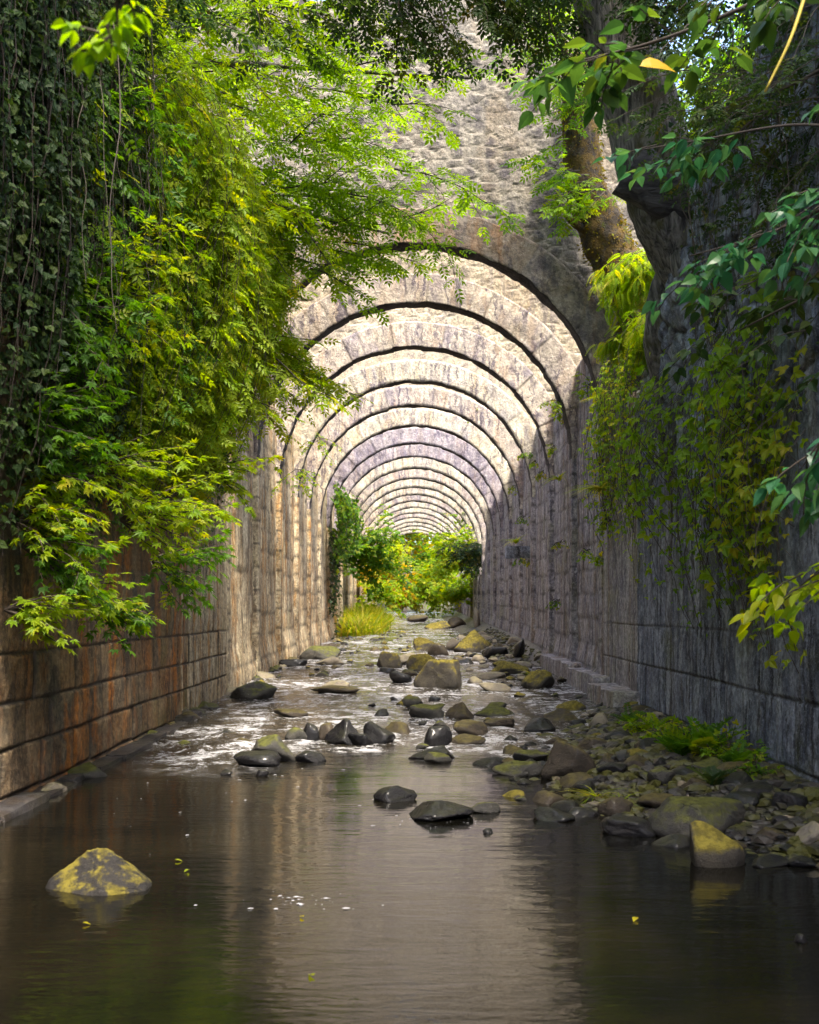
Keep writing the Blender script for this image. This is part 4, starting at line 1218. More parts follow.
curtain('climbing_creeper', 'mid green creeper band between the dark ivy and the bright creeper', 'lf_green', 9.4, 12.6, lambda y: 7.2, lambda y: 4.4, 80, T_PIN, .2, 6, .08, (.1, .8), clump=1.0)

# bare dry roots hanging at the upper left
root = empty('hanging_roots', (-3.1, 9.6, 7.5), 'tangle of dry grey hanging stems at the upper left edge', 'roots')
mb = MB()
r = np.random.default_rng(12)
for i in range(18):
    y = r.uniform(8.9, 11.4); z = r.uniform(6.0, 7.6); L = r.uniform(1.0, 3.2)
    n = 9; q = np.stack([-3.0 + .5 * r.random() + .035 * np.cumsum(r.normal(size=n)), y + .05 * np.cumsum(r.normal(size=n)), z - L * np.linspace(0, 1, n)], -1)
    mb.add(*tube(curve(q, 24), np.linspace(.006, .002, 24) * r.uniform(.6, 1.3), 5, False))
mb.build('stem', M['dry'], root, True)


def tree(name, label, base, path, rad, limbs, mat_bark, mat_leaf, seed, tpl, leaf, group=None, sprays=(), cat='tree', step=.13, droop=.25, moss=None):
    """path: trunk control points; limbs: (t along trunk, control points); sprays: (start, direction, length, count, spread)"""
    r = np.random.default_rng(seed)
    root = empty(name, base, label, cat, group)
    tr = MB()
    q = curve(path, 40)
    q = curve(path, 90)
    v, f = tube(q, np.interp(np.linspace(0, 1, 90), np.linspace(0, 1, len(rad)), rad), 48, True, .34 if 'moss' in name else .16, seed, 2.6)
    tr.add(v, f)
    tr.build('trunk', M[mat_bark], root, True)
    for ctrl, r0 in limbs:
        c = curve(ctrl, 26); lm = MB()
        lm.add(*tube(c, np.linspace(r0, r0 * .3, 26), 9, True, .2, seed, 3))
        lm.build('limb', M[mat_bark], root, True)
    lv, tw = Leaves(), MB()
    for s in sprays:
        st, d, L, cnt, sp = s[:5]; kw = s[5] if len(s) > 5 else {}
        for i in range(cnt):
            p0 = np.asarray(st, float) + rnd3(r, 1)[0] * np.asarray(sp, float)
            spray(r, lv, tw, p0, unit(np.asarray(d, float)) + rnd3(r, 1, .28)[0] * np.array([1, 1, .5]), L * r.uniform(.6, 1.15), tpl, leaf, droop=kw.get('droop', droop), step=kw.get('step', step), r0=.014, tint=kw.get('tint'))
    lv.build('crown', M[mat_leaf], root, None, tw, M['twig'])
    return root


# overhanging tree rooted on the left bank; layered leafy sprays
tree('ash_tree', 'leafy tree leaning from the left bank with layered bright sprays over the first arch', (-5.2, 16.4, 6.6),
     [(-5.2, 16.4, 6.2), (-4.9, 16.2, 8.0), (-4.2, 16.0, 10), (-3.4, 15.6, 12), (-2.8, 15.2, 14)], [.3, .26, .22, .16, .1],
     [([(-4.7, 16.2, 8.2), (-3.4, 16.3, 8.0), (-1.8, 16.4, 7.6), (-.4, 16.5, 7.3)], .06), ([(-4.9, 16.3, 7.3), (-3.6, 16.2, 6.4), (-2.4, 16.1, 5.6), (-1.6, 16.0, 5.1)], .05),
      ([(-4.4, 16.0, 9.4), (-2.8, 15.6, 9.4), (-1.0, 15.4, 9.2), (.8, 15.2, 9.0)], .06), ([(-4.6, 16.2, 8.8), (-3.0, 15.0, 8.6), (-2.2, 13.8, 8.2)], .06)],
     'bark', 'lf_bright', 31, T_PIN, .27,
     sprays=[((-2.4, 16.3, 7.9), (1, 0, -.05), 1.8, 26, (.75, .5, .45), dict(tint=.12)),
             ((-1.6, 16.3, 7.3), (1, -.1, -.1), 1.25, 12, (.5, .4, .35), dict(tint=.25)),
             ((-2.7, 16.0, 5.5), (1, -.1, -.25), 1.3, 18, (.4, .4, .3), dict(tint=.6)),
             ((-2.8, 15.4, 6.6), (.8, -.3, -.5), 1.2, 26, (.45, .8, .6), dict(tint=.6)),
             ((-2.2, 15.4, 9.1), (1, -.2, -.05), 1.5, 20, (.9, .6, .35), dict(tint=.2)),
             ((-3.0, 14.0, 8.4), (.8, -.5, -.15), 1.4, 16, (.6, .8, .5), dict(tint=.4)),
             ((-3.4, 15.5, 9.6), (.6, -.4, .2), 1.5, 14, (.9, 1.3, .5), dict(tint=.3))])

# canopy reaching over the channel near the top of the picture
tree('ash_tree', 'dark branch canopy hanging in from above in front of the tall rubble wall', (-5.4, 12.6, 6.8),
     [(-5.4, 12.6, 6.4), (-5.0, 12.7, 8.4), (-4.0, 12.8, 10.2), (-2.6, 13.0, 11.4), (-.8, 13.2, 12)], [.26, .22, .18, .13, .08],
     [([(-3.4, 12.9, 10.8), (-1.6, 13.2, 10.0), (.2, 13.6, 9.5), (1.6, 14, 9.2)], .06), ([(-3.8, 12.8, 10.3), (-2.6, 12.4, 9.4), (-1.5, 12.2, 8.9)], .05)],
     'bark', 'lf_dark', 32, T_PIN, .26,
     sprays=[((-.6, 13.4, 9.75), (.6, 0, -.35), 1.1, 34, (1.1, .5, .22), dict(tint=.5)),
             ((.7, 13.7, 9.3), (.5, 0, -.8), .9, 12, (.5, .4, .2), dict(tint=.6)),
             ((-.3, 13.6, 9.4), (.2, 0, -.9), .8, 8, (.5, .3, .2), dict(tint=.6)),
             ((-2.4, 12.6, 9.3), (.6, -.3, -.3), 1.2, 14, (.8, .7, .5), dict(tint=.5)),
             ((-3.2, 11.2, 8.0), (.6, -.5, -.3), 1.1, 12, (.5, .8, .6), dict(tint=.3)),
             ((1.2, 13.8, 10.0), (.6, 0, -.2), 1.2, 16, (.8, .5, .3), dict(tint=.4))])

# saplings growing out of the left wall
for i, (px, py, Y, sz, mat, lab) in enumerate([
    (10, 480, 9.3, .75, 'lf_bright', 'yellow green sapling sprig at the left edge above the lowest ones'),
    (-6, 610, 8.9, .6, 'lf_bright', 'sapling sprig in the left bottom corner of the wall greenery'),
    (60, 585, 9.9, .85, 'lf_bright', 'drooping yellow green sapling over the lowest left blocks'),
    (120, 520, 10.8, 1.0, 'lf_bright', 'spreading maple like sapling in the middle of the left wall'),
    (150, 560, 11.6, .9, 'lf_green', 'green sapling hanging lowest beside the bare streaked left wall'),
    (30, 400, 9.4, .8, 'lf_green', 'green sprig growing from the shaded left wall under the ivy'),
    (200, 470, 14.2, .9, 'lf_bright', 'bright sapling on the left wall nearest to the first arch'),
    (85, 470, 10.4, .9, 'lf_bright', 'sapling sprig over the pale drip stains of the left wall'),
    (165, 500, 12.4, .9, 'lf_bright', 'lime green sapling right of the spreading maple like one'),
    (0, 520, 9.0, .8, 'lf_bright', 'yellowish sapling leaning in from the left edge at mid wall'),
    (8, 425, 9.1, .75, 'lf_green', 'dim green sprig at the left edge just under the ivy'),
    (20, 545, 9.2, .8, 'lf_green', 'shaded green sapling at the left edge between two yellow green ones'),
    (95, 610, 10.3, .6, 'lf_green', 'small dark sapling hanging onto the top row of blocks'),
    (55, 130, 10.6, 1.1, 'lf_green', 'green sprig spreading over the dark ivy in the upper left corner'),
    (25, 300, 9.6, 1.0, 'lf_green', 'green sprig with yellow tips in front of the ivy at the left edge'),
    (100, 300, 10.6, 1.0, 'lf_bright', 'arching sprig with yellowing leaves against the dark upper ivy'),
]):
    p = P(px, py, Y); p[0] = max(p[0], -3.32)
    r = np.random.default_rng(700 + i)
    root = empty('sapling', p, lab, 'sapling', 'saplings growing out of the left wall')
    lv, tw = Leaves(), MB()
    for _ in range(12):
        spray(r, lv, tw, p, (.75 + .3 * r.random(), r.normal() * .5, .1 + r.normal() * .45), sz * r.uniform(.6, 1.15), T_PALM, .095, droop=.45, step=.08, tint=.35 + .2 * (mat == 'lf_bright'))
    lv.build('foliage', M[mat], root, None, tw, M['twig'])

# ------------------------------------------------------------------ right side: leaning trees, creepers
root = tree('leaning_tree', 'massive dark leaning tree trunk with a broken stub above the right wall', (4.0, 14.4, 5.0),
     [(4.7, 14.5, 4.4), (4.2, 14.3, 5.4), (3.65, 14.0, 6.15), (3.15, 13.9, 6.95), (2.85, 13.9, 8.0), (2.42, 13.9, 9.4), (1.9, 13.8, 11.4), (1.5, 13.6, 13.5)], [.7, .62, .56, .50, .46, .42, .34, .24],
     [([(2.5, 13.9, 9.5), (3.6, 13.2, 10.6), (5.0, 12.4, 11.4)], .2), ([(2.1, 13.8, 10.8), (.8, 13.2, 11.6), (-.6, 12.6, 12.2)], .14), ([(2.7, 13.9, 9.2), (3.6, 12, 9.6), (4.0, 10, 9.6)], .13)],
     'bark', 'lf_dark', 41, T_PIN, .26,
     sprays=[((3.0, 12.8, 9.0), (-.1, -.4, -.2), .9, 16, (.55, .5, .3), dict(tint=.5)),
             ((2.6, 12.6, 9.6), (-.3, -.5, -.4), 1.1, 22, (.7, .6, .4), dict(tint=.4)),
             ((4.2, 12.2, 9.2), (0, -.5, -.4), 1.3, 44, (.9, 1.2, .7), dict(tint=.35)),
             ((4.0, 10.0, 8.2), (-.3, -.5, -.4), 1.2, 40, (.5, 1.0, .7), dict(tint=.3)),
             ((5.0, 12.5, 10.4), (0, 0, .0), 1.4, 26, (1.0, 1.6, .7), dict(tint=.4)),
             ((1.4, 13.0, 11.6), (-.2, 0, .1), 1.2, 12, (1.0, 1.0, .5), dict(tint=.4))])
# broken stub and the buttress root below it
mb = MB()
q = curve([(3.9, 14.2, 6.1), (3.5, 13.8, 6.55), (3.05, 13.55, 6.75), (2.62, 13.5, 7.05)], 18)
v, f = tube(q, np.linspace(.36, .30, 18), 18, True, .35, 6, 2.5)
mb.add(v, f)
mb.build('broken_limb', M['deadwood'], root, True, 'dark broken limb cut off square over the channel')
mb = MB()
q = curve([(3.45, 13.9, 6.5), (3.6, 13.7, 5.7), (3.75, 13.6, 4.8), (3.8, 13.5, 3.9)], 18)
mb.add(*tube(q, np.linspace(.36, .2, 18), 14, True, .4, 9, 2.5))
mb.build('root', M['bark'], root, True); mb = MB()
q = curve([(3.5, 14.0, 6.3), (3.3, 14.6, 5.4), (3.4, 14.9, 4.6), (3.5, 15.0, 3.6)], 18)
mb.add(*tube(q, np.linspace(.34, .14, 18), 14, True, .4, 19, 2.5))
mb.build('root', M['bark'], root, True)

tree('mossy_tree', 'moss covered trunk leaning out at the right shoulder of the tall rubble wall', (4.6, 19.45, 5.3),
     [(4.9, 19.5, 4.7), (4.45, 19.45, 6.0), (4.0, 19.4, 7.0), (3.45, 19.35, 8.0), (3.05, 19.30, 8.9), (2.86, 19.25, 10.2), (3.0, 19.25, 11.4), (3.9, 19.45, 13.0)], [.5, .46, .44, .41, .36, .30, .26, .18],
     [([(2.74, 19.25, 10.4), (2.3, 18.0, 11.2), (1.5, 18.3, 12)], .1), ([(3.1, 19.3, 8.3), (2.8, 19.1, 8.35), (2.6, 18.9, 8.4)], .12)],
     'mossbark', 'lf_green', 42, T_PIN, .26,
     sprays=[((2.8, 18.6, 9.7), (-.4, -.4, -.2), .8, 16, (.3, .3, .7), dict(tint=.5)),
             ((3.05, 18.6, 8.8), (-.5, -.4, -.2), .8, 14, (.25, .3, .3), dict(tint=.7)),
             ((2.9, 18.3, 11.0), (-.3, -.3, .1), 1.1, 18, (.6, .5, .5), dict(tint=.5))])

mt = [o for o in COL.objects if o.name.startswith('mossy_tree')][0]
tk = [c for c in mt.children if c.name.startswith('trunk')][0]
nv = len(tk.data.vertices); V_ = np.empty(nv * 3, np.float32); N_ = np.empty(nv * 3, np.float32)
tk.data.vertices.foreach_get('co', V_); tk.data.vertices.foreach_get('normal', N_)
V_ = V_.reshape(-1, 3) + np.array(mt.location); N_ = N_.reshape(-1, 3)
r = np.random.default_rng(9)
pk = r.integers(0, nv - 2, 5200); pp = V_[pk] + rnd3(r, 5200, .03); nn_ = N_[pk]
kp = fbm(pp[:, 0] * 1.8, pp[:, 1] * 1.8, pp[:, 2] * 1.8, 5, 3) > -.06
pp, nn_ = pp[kp], nn_[kp]
lv = Leaves(); lv.add(T_ONE, pp - nn_ * .02, nn_ * .7 + rnd3(r, len(pp), .5) + np.array([0, 0, -.5]), rnd3(r, len(pp)), r.uniform(.03, .09, len(pp)), None, r)
lv.build('moss', M['lf_moss'], mt)

# bright feathery plants pouring over the gap between the right wall and the first arch
for i, (px, py, Y, sz, n, lab) in enumerate([
    (652, 262, 17.6, 1.0, 60, 'bright yellow green ferny mass pouring down below the mossy trunk'),
    (636, 335, 18.2, .6, 40, 'yellow green ferny clump at the shoulder of the first arch'),
    (662, 330, 16.4, .7, 40, 'yellow green ferny clump at the broken end of the right wall')]):
    p = P(px, py, Y)
    shrub('ferny_shrub', p, sz, lab, 'shrub', 'lf_bright', 800 + i, T_FERN, .22, n, 'bright ferny shrubs at the right shoulder', tilt=(-.35, -.4, .1), droop=1.2, wide=1.1, step=.11)
curtain('climbing_creeper', 'yellow green creeper trailing down the right wall beside the first arch', 'lf_bright', 15.9, 19.6, lambda y: 5.6, lambda y: 2.6, 70, T_TRI, .09, 14, .08, (.03, .3), side=1, clump=1.0)
curtain('climbing_creeper', 'thin mossy creeper low on the right wall beside the first pier', 'lf_bright', 15.4, 19.2, lambda y: 3.9, lambda y: 1.5, 34, T_TRI, .07, 15, .1, (.02, .15), side=1, clump=1.3)
curtain('climbing_creeper', 'green and yellow leaved creeper sprawling over the middle of the right wall', 'lf_bright', 9.6, 14.6, lambda y: 4.5, lambda y: 2.7, 90, T_TRI, .135, 16, .12, (.05, .6), side=1, clump=.8, tint=.25)
curtain('climbing_creeper', 'loose small leaved creeper trailing over the lower right wall above the bank', 'lf_green', 10.0, 15.4, lambda y: 3.3, lambda y: 1.5, 46, T_TRI, .085, 24, .09, (.02, .3), side=1, clump=1.1, tint=.5)
curtain('ivy', 'dark ivy spread over the upper right wall beneath the leaning tree', 'lf_dark', 9.0, 13.8, lambda y: 7.4, lambda y: 3.2, 55, T_IVY, .08, 17, .10, (.03, .4), 'ivy', side=1, clump=.9)
curtain('climbing_creeper', 'yellowing creeper at the right edge low on the right wall', 'lf_bright', 9.0, 11.6, lambda y: 3.7, lambda y: 2.0, 36, T_TRI, .12, 18, .10, (.05, .5), side=1, tint=.75)

# near branches with broad leaves
def near_branch(name, lab, ctrl, r0, mat, leaf, tpl, seed, n, L, droop=.4, tint=None, step=.13, stem='twig', spr=(.05, .05, .05), group='near branches reaching in from the right'):
    r = np.random.default_rng(seed)
    c = curve(ctrl, 24)
    root = empty(name, c[0], lab, 'branch', group)
    mb = MB(); mb.add(*tube(c, np.linspace(r0, r0 * .3, 24), 6, True)); mb.build('limb', M[stem], root, True)
    lv, tw = Leaves(), MB()
    for i in range(n):
        j = int(r.uniform(3, 23)); d = unit(c[min(j + 1, 23)] - c[j - 1])
        sd = unit(np.cross((0, 0, 1), d)) * (1 if i % 2 else -1)
        spray(r, lv, tw, c[j] + rnd3(r, 1)[0] * np.array(spr), d * .7 + sd * .6 + rnd3(r, 1, .25)[0], L * r.uniform(.6, 1.1), tpl, leaf, droop=droop, step=step, r0=.006, tint=tint)
    lv.build('foliage', M[mat], root, None, tw, M[stem])
    return root


near_branch('leafy_branch', 'near branch with broad ovate leaves crossing the top right corner', [P(880, -60, 6.0), P(760, 0, 6.2), P(660, 40, 6.5), P(575, 62, 6.8)], .018, 'lf_shade', .15, T_OV, 51, 15, .6, tint=.4)
near_branch('leafy_branch', 'bluish green leaf spray hanging across the dark broken limb', [P(860, 130, 7.4), P(790, 125, 7.6), P(700, 140, 7.8), P(640, 150, 8.0)], .012, 'lf_cool', .12, T_OV, 52, 8, .5, tint=.45)
near_branch('leafy_branch', 'bluish green leaf spray drooping in front of the right wall top', [P(870, 170, 6.0), P(820, 210, 6.2), P(760, 236, 6.5), P(690, 256, 6.8)], .012, 'lf_cool', .12, T_OV, 53, 16, .5, tint=.4)
near_branch('leafy_branch', 'near sprig of cool green leaves at the right edge halfway up', [P(880, 380, 5.4), P(850, 420, 5.5), P(822, 440, 5.6), P(800, 470, 5.7)], .01, 'lf_cool', .12, T_OV, 54, 9, .4, tint=.4)
near_branch('leafy_branch', 'near sprig with yellow green leaves low at the right edge', [P(890, 540, 5.6), P(850, 560, 5.7), P(815, 575, 5.8), P(785, 600, 6.0)], .01, 'lf_bright', .105, T_OV, 55, 11, .42, tint=.6)
near_branch('leafy_branch', 'dense dark leaf mass filling the far top right corner', [P(900, 40, 8.2), P(840, 60, 8.6), P(780, 90, 9.0), P(730, 100, 9.4)], .02, 'lf_dark', .15, T_PIN, 56, 60, .95, tint=.45, spr=(.3, .5, .35))
near_branch('leafy_branch', 'dark leafy branch over the ivy at the right edge', [P(900, 240, 7.6), P(850, 280, 7.9), P(800, 300, 8.3), P(740, 330, 8.8)], .02, 'lf_dark', .13, T_OV, 57, 14, .6, tint=.4, spr=(.15, .3, .25))
near_branch('leafy_branch', 'blurred light green sprig close to the lens at upper left', [P(150, -60, 2.9), P(128, -10, 2.95), P(118, 20, 3.0), P(112, 48, 3.0)], .004, 'lf_bright', .055, T_OV, 58, 5, .10, tint=.2, step=.04, group='near sprig at the upper left')
root = empty('bare_stem', P(806, -8, 4.6), 'bare yellow stem slanting down in the top right corner', 'stem')
mb = MB(); mb.add(*tube(curve([P(808, -14, 4.6), P(790, 40, 4.6), P(765, 92, 4.65)], 12), np.linspace(.008, .005, 12), 6)); mb.build('stem', M['ystem'], root, True)
lv = Leaves(); p = P(640, 66, 6.1)
lv.add(T_OV, [p], [(.9, .1, .1)], [(0, -.75, .6)], [.22], [.5]); o = lv.build('yellow_leaf', M['lf_yellow'])
tag(o, 'single bright yellow leaf among the broad leaves at top right', 'leaf')

# ferns and grass on the walls and the stony bank
for i, (px, py, Y, sz, n, mat, lab) in enumerate([
    (705, 762, 10.9, .55, 30, 'lf_green', 'largest green fern at the foot of the right wall'),
    (680, 768, 11.0, .42, 22, 'lf_green', 'green fern just left of the largest one by the right wall'),
    (735, 770, 10.2, .36, 18, 'lf_green', 'small fern right of the largest one by the right wall'),
    (655, 735, 13.0, .38, 20, 'lf_bright', 'yellow green fern by the end of the right footing'),
    (630, 726, 14.4, .30, 14, 'lf_green', 'small fern on the end of the right footing'),
    (715, 800, 9.3, .30, 12, 'lf_dark', 'dark little fern among the stones below the right wall')]):
    p = P(px, py, Y); sz *= .8; p[0] = min(p[0], 3.25); p[2] = max(float(bed_z(p[0], Y)), 0.0)
    fern('fern', p, sz, n, lab, 900 + i, mat, group='ferns on the stony bank')
for i, (px, py, Y, sz, n, lab) in enumerate([
    (602, 492, 18.6, .62, 60, 'shaggy yellow grass tuft hanging from the right wall by the first pier'),
    (612, 400, 19.0, .5, 34, 'grass tuft high on the right wall at the first arch'),
    (559, 480, 25.5, .5, 30, 'grass tuft on the right wall behind the second pier'),
    (516, 543, 33.4, .6, 34, 'weed growing on top of the jutting stone block')]):
    p = P(px, py, Y)
    if i < 3: p[0] = min(max(p[0], 3.1), 3.36)
    fern('grass_tuft', p, sz, n, lab, 930 + i, 'lf_grass', out=(-.5, -.2, .1), cat='grass', tpl=T_BLADE, group='grass tufts on the right wall')
for i, (px, py, sz, n, lab) in enumerate([
    (595, 800, .34, 34, 'yellow green grass tuft at the water side of the stony bank'),
    (620, 806, .28, 26, 'second grass tuft right of the one at the water side'),
    (532, 676, .5, 30, 'grass tuft on the mossy rock at the right pier foot')]):
    p = on_ground(px, py)
    fern('grass_tuft', p, sz, n, lab, 950 + i, 'lf_grass', out=(0, 0, .3), cat='grass', tpl=T_BLADE, group='grass tufts on the stony bank')

# small plants rooted in the joints of the arches and piers
for i, (px, py, Y, sz, lab) in enumerate([
    (300, 470, 27.0, .8, 'thin leafy sprig on the left pier under the third arch'),
    (318, 440, 28.5, .7, 'thin leafy sprig on the left haunch of the fourth arch'),
    (556, 400, 24.0, .5, 'small yellow plant on the right haunch of the second arch'),
    (590, 385, 20.6, .5, 'small weed at the right springing of the first arch'),
    (468, 410, 36.0, .4, 'tiny green tuft on the crown side of the fifth arch')]):
    p = P(px, py, Y)
    shrub('wall_weed', p, sz, lab, 'weed', 'lf_bright', 970 + i, T_TRI, .09, 8, 'weeds rooted in the arch joints', tilt=(-.2 if px > 415 else .3, -.5, -.1), droop=.8, step=.12)

r = np.random.default_rng(333)
for i in range(16):
    y = 18.5 + 20 * r.random() ** 1.3; z = 1.6 + 5.0 * r.random()
    p = (3.32, y, z)
    shrub('wall_tuft', p, .16 + .22 * r.random(), 'small yellow green tuft rooted in the joints of the right piers', 'tuft', ['lf_bright', 'lf_grass', 'lf_green'][i % 3], 1400 + i, T_TRI, .06, 7, 'tufts on the right piers', tilt=(-.6, -.3, -.2), droop=1.2, step=.07)
for i, (px, py, Y, sz, mat, lab) in enumerate([
    (668, 752, 11.9, .34, 'lf_bright', 'yellow green weed among the stones left of the fern by the right wall'),
    (725, 742, 10.6, .42, 'lf_bright', 'bushy light green weed climbing the right wall above the fern'),
    (700, 735, 11.2, .36, 'lf_green', 'leafy green weed behind the fern against the right wall'),
    (752, 780, 9.7, .3, 'lf_green', 'low green weed at the wall foot right of the fern'),
    (645, 745, 13.2, .3, 'lf_bright', 'small yellow weed below the end of the right footing')]):
    p = P(px, py, Y); p[0] = min(p[0], 3.28); p[2] = max(float(bed_z(p[0], Y)), 0.0)
    shrub('bank_weed', p, sz, lab, 'weed', mat, 1450 + i, T_TRI, .075, 14, 'weeds at the foot of the right wall', tilt=(-.2, -.2, 1), droop=.6, step=.06)
# yellow leaves floating on the pool
for i in range(6):
    q = on_water(r.uniform(60, 330), r.uniform(850, 1000)) if i < 5 else on_water(r.uniform(500, 760), r.uniform(880, 1000))
    lv = Leaves(); lv.add(T_OV, [(0, 0, 0)], [(math.cos(i * 2.1), math.sin(i * 2.1), 0)], [(0, 0, 1)], [.035 + .02 * r.random()], [.5 * r.random()])
    o = lv.build('fallen_leaf', M['lf_autumn']); o.location = (q[0], q[1], q[2] + .012)
    tag(o, 'small yellow leaf floating on the calm pool', 'leaf', 'fallen leaves on the pool')

# ------------------------------------------------------------------ the far end
r = np.random.default_rng(61)
lv = Leaves()
k = 5200
y = r.uniform(47, 70, k); x = -3.35 + (1.0 + 1.1 * r.random(k)) * r.random(k) ** .8 * np.interp(y, [47, 50, 60, 70], [.5, 1, 1.0, .8])
zz = np.array([max(float(bed_z(a, b)), float(zw(b))) for a, b in zip(x, y)])
d = unit(np.stack([r.normal(size=k) * .5, r.normal(size=k) * .5, np.full(k, 1.4)], -1))
lv.add(T_BLADE, np.stack([x, y, zz - .02], -1), d, unit(rnd3(r, k)), r.uniform(.5, 1.15, k), None, r)
o = lv.build('grass', M['lf_grass']); tag(o, 'tall bright grass on the far left bank', None, kind='stuff')

curtain('ivy', 'dark green ivy bush hanging off the left piers halfway along the arches', 'lf_green', 42.5, 46.5, lambda y: 6.2, lambda y: 2.6, 90, T_IVY, .16, 62, .09, (.3, 1.0), 'ivy')
curtain('ivy', 'thin ivy strands running down below the bush on the left piers', 'lf_dark', 42.5, 46.5, lambda y: 4.6, lambda y: 3.6, 26, T_IVY, .13, 63, .09, (.05, .25), 'ivy')
for i, (px, py, Y, sz, n, mat, lf, tilt, lab, cat) in enumerate([
    (348, 560, 54, 3.2, 22, 'lf_green', .30, (.8, -.1, .65), 'slender sapling arching right across the far left arches', 'sapling'),
    (372, 585, 66, 2.6, 30, 'lf_autumn', .30, (.3, -.2, .9), 'yellowing bush on the far left bank before the end', 'bush'),
    (378, 600, 60, 1.8, 24, 'lf_bright', .26, (.2, -.2, .9), 'low bright bush above the far left grass', 'bush'),
    (470, 560, 64, 2.8, 46, 'lf_bright', .28, (-.2, -.4, .7), 'bright yellow green bush spilling from the far right wall', 'bush'),
    (462, 600, 68, 2.4, 30, 'lf_bright', .26, (-.3, -.3, .7), 'green bush at the far right wall foot', 'bush'),
    (448, 590, 84, 3.4, 40, 'lf_bright', .34, (-.3, -.3, .7), 'yellow green bush near the end on the right', 'bush'),
    (474, 545, 58, 1.8, 26, 'lf_dark', .24, (-.2, -.4, -.2), 'dark hanging shadowed bush on the far right piers', 'bush'),
    (402, 600, 107, 2.6, 40, 'lf_autumn', .45, (0, -.3, .8), 'amber leaved bush low at the very end of the stream', 'bush'),
    (424, 598, 106, 2.4, 30, 'lf_bright', .42, (0, -.3, .8), 'yellow bush right of the amber one at the end of the stream', 'bush'),
    (440, 562, 88, 3.0, 26, 'lf_green', .34, (-.6, -.2, .5), 'leafy branch leaning in from the right at the last arches', 'bush'),
]):
    p = P(px, py, Y); p[0] = min(max(p[0], -3.4), 3.5)
    shrub('bush', p, sz, lab, cat, mat, 1000 + i, T_TRI, lf, n, tilt=tilt, droop=.9, step=.22, wide=1.0)


def far_tree(x, y, h, w, mat, seed, lab, leaf=.5, n=5200, z0=None):
    r = np.random.default_rng(seed)
    z = float(bed_z(x, y)) if z0 is None else z0
    root = empty('broadleaf_tree', (x, y, z), lab, 'tree', 'trees beyond and above the arches')
    tr = MB()
    tr.add(*tube(curve([(x, y, z - .3), (x + r.normal() * .3, y, z + h * .35), (x + r.normal() * .5, y, z + h * .85)], 14), np.linspace(.05 * h * .5, .03, 14), 9, True, .2, seed))
    cl = []
    for i in range(15):
        a = r.uniform(0, 6.28); t = r.uniform(.25, .95); rr = w * .5 * math.sin(math.pi * min(1, t * .85 + .12)) * r.uniform(.5, 1.05)
        c = np.array([x + rr * math.cos(a), y + rr * math.sin(a), z + h * t]); cl.append(c)
        tr.add(*tube(curve([(x, y, z + h * t * .6), (np.array([x, y, z + h * t * .7]) + c) / 2, c], 8), np.linspace(.05, .015, 8), 5, False))
    tr.build('trunk', M['bark'], root, True)
    cl = np.array(cl)
    i = r.integers(0, len(cl), n)
    v = unit(rnd3(r, n)) * (r.random(n) ** .45)[:, None] * np.array([w * .26, w * .26, h * .13])
    pos = cl[i] + v
    keep = fbm(pos[:, 0] * 1.1, pos[:, 1] * 1.1, pos[:, 2] * 1.1, seed, 2) > -.10
    pos = pos[keep]; k = len(pos)
    lv = Leaves()
    tn = np.clip(r.random(len(cl))[i[keep]] * .75 + r.random(k) * .35 - .05, 0, 1)
    lv.add(T_TRI, pos, unit(v[keep] + rnd3(r, k, .5) + np.array([0, 0, -.3])), np.array([0, 0, .8]) + rnd3(r, k, .5), leaf * r.uniform(.6, 1.2, k), tn, r)
    lv.build('crown', M[mat], root)
    return root


for a in [
    (-6.0, 108, 12, 9, 'lf_bright', 71, 'golden tree beyond the arches on the left of the stream'),
    (-1.0, 114, 13, 9, 'lf_autumn', 72, 'golden tinged tree closing the view at the end of the stream'),
    (4.5, 108, 11, 8, 'lf_bright', 73, 'yellow green tree beyond the arches on the right'),
    (-4.0, 106, 6, 5, 'lf_bright', 74, 'small bright tree just beyond the last arch on the left'),
    (1.0, 146, 20, 15, 'lf_green', 75, 'tall green tree behind the golden tinged one'),
    (-12, 135, 20, 14, 'lf_green', 76, 'tall green tree far back on the left'),
    (12, 138, 20, 14, 'lf_green', 77, 'tall green tree far back on the right')]:
    far_tree(*a, leaf=.62 if a[1] > 110 else .4, n=5200)
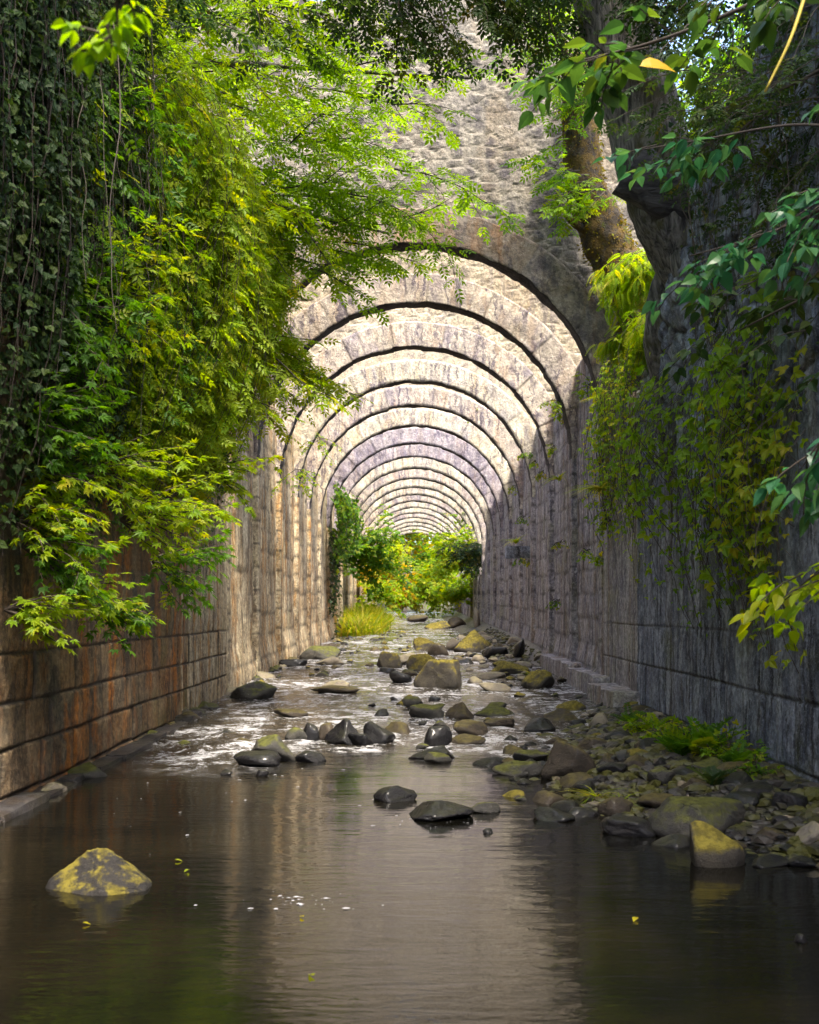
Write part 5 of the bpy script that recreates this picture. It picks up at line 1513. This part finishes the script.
# trees on the banks; the last three are added unseen to cast shade
for x, y, h, w_, mat, sd, lab in [
    (-8.5, 17.0, 12, 8, 'lf_green', 81, 'tree on the left bank behind the overhanging ash'),
    (-8.0, 11.0, 12, 8, 'lf_dark', 82, 'dark tree on the left bank above the ivy'),
    (9.0, 24, 8, 6, 'lf_green', 83, 'tree on the right bank behind the mossy trunk'),
    (10.0, 9.0, 8, 6, 'lf_dark', 84, 'dark tree on the right bank above the leaning trunk'),
    (9.0, 2.0, 14, 7, 'lf_dark', 85, 'unseen tree added on the right bank to shade the left wall'),
    (-4.7, 7.2, 10, 9, 'lf_green', 86, 'unseen tree added over the left bank to shade wall and pool'),
    (5.8, 6.6, 10, 8, 'lf_dark', 87, 'unseen tree added over the stony bank to shade the right wall')]:
    far_tree(x, y, h, w_, mat, sd, lab, leaf=.3, n=5000)
# ------------------------------------------------------------------ light, sky, camera
S_DIR = Vector((.22, -.43, .875)).normalized()
w = bpy.data.worlds.new('World'); SC.world = w; w.use_nodes = True
nt = w.node_tree; nt.nodes.clear()
sky = nt.nodes.new('ShaderNodeTexSky'); sky.sky_type = 'NISHITA'; sky.sun_disc = False
sky.sun_elevation = math.asin(S_DIR.z); sky.sun_rotation = math.atan2(S_DIR.x, S_DIR.y)
sky.dust_density = 4.0
bg = nt.nodes.new('ShaderNodeBackground'); bg.inputs['Strength'].default_value = .105
wo = nt.nodes.new('ShaderNodeOutputWorld')
nt.links.new(sky.outputs[0], bg.inputs[0]); nt.links.new(bg.outputs[0], wo.inputs[0])
sun = bpy.data.lights.new('sun', 'SUN'); sun.energy = 1.5; sun.angle = math.radians(10.0); sun.color = (1, .91, .76)
so = bpy.data.objects.new('sun', sun); COL.objects.link(so)
so.rotation_euler = S_DIR.to_track_quat('Z', 'Y').to_euler(); so.location = (20, -12, 30)

cam = bpy.data.cameras.new('camera'); co = bpy.data.objects.new('camera', cam); COL.objects.link(co)
cam.sensor_fit = 'VERTICAL'; cam.sensor_height = 36.0; cam.sensor_width = 28.8
cam.lens = FPX * 36.0 / 1024.0
cam.shift_x = -(CX - 409.5) / 1024.0; cam.shift_y = (CY - 512.0) / 1024.0
co.location = (0, 0, EYE); co.rotation_euler = (math.radians(90), 0, 0)
cam.clip_start = .05; cam.clip_end = 2000
cam.dof.use_dof = True; cam.dof.focus_distance = 19.0; cam.dof.aperture_fstop = 4.0
SC.camera = co
SC.view_settings.view_transform = 'Standard'; SC.view_settings.look = 'None'
SC.view_settings.gamma = 1.0; SC.view_settings.exposure = 2.95
SC.view_settings.use_curve_mapping = False
SC.render.engine = 'CYCLES'
SC.cycles.use_denoising = True
SC.cycles.max_bounces = 8; SC.cycles.diffuse_bounces = 4; SC.cycles.glossy_bounces = 3
SC.cycles.transmission_bounces = 4; SC.cycles.transparent_max_bounces = 4
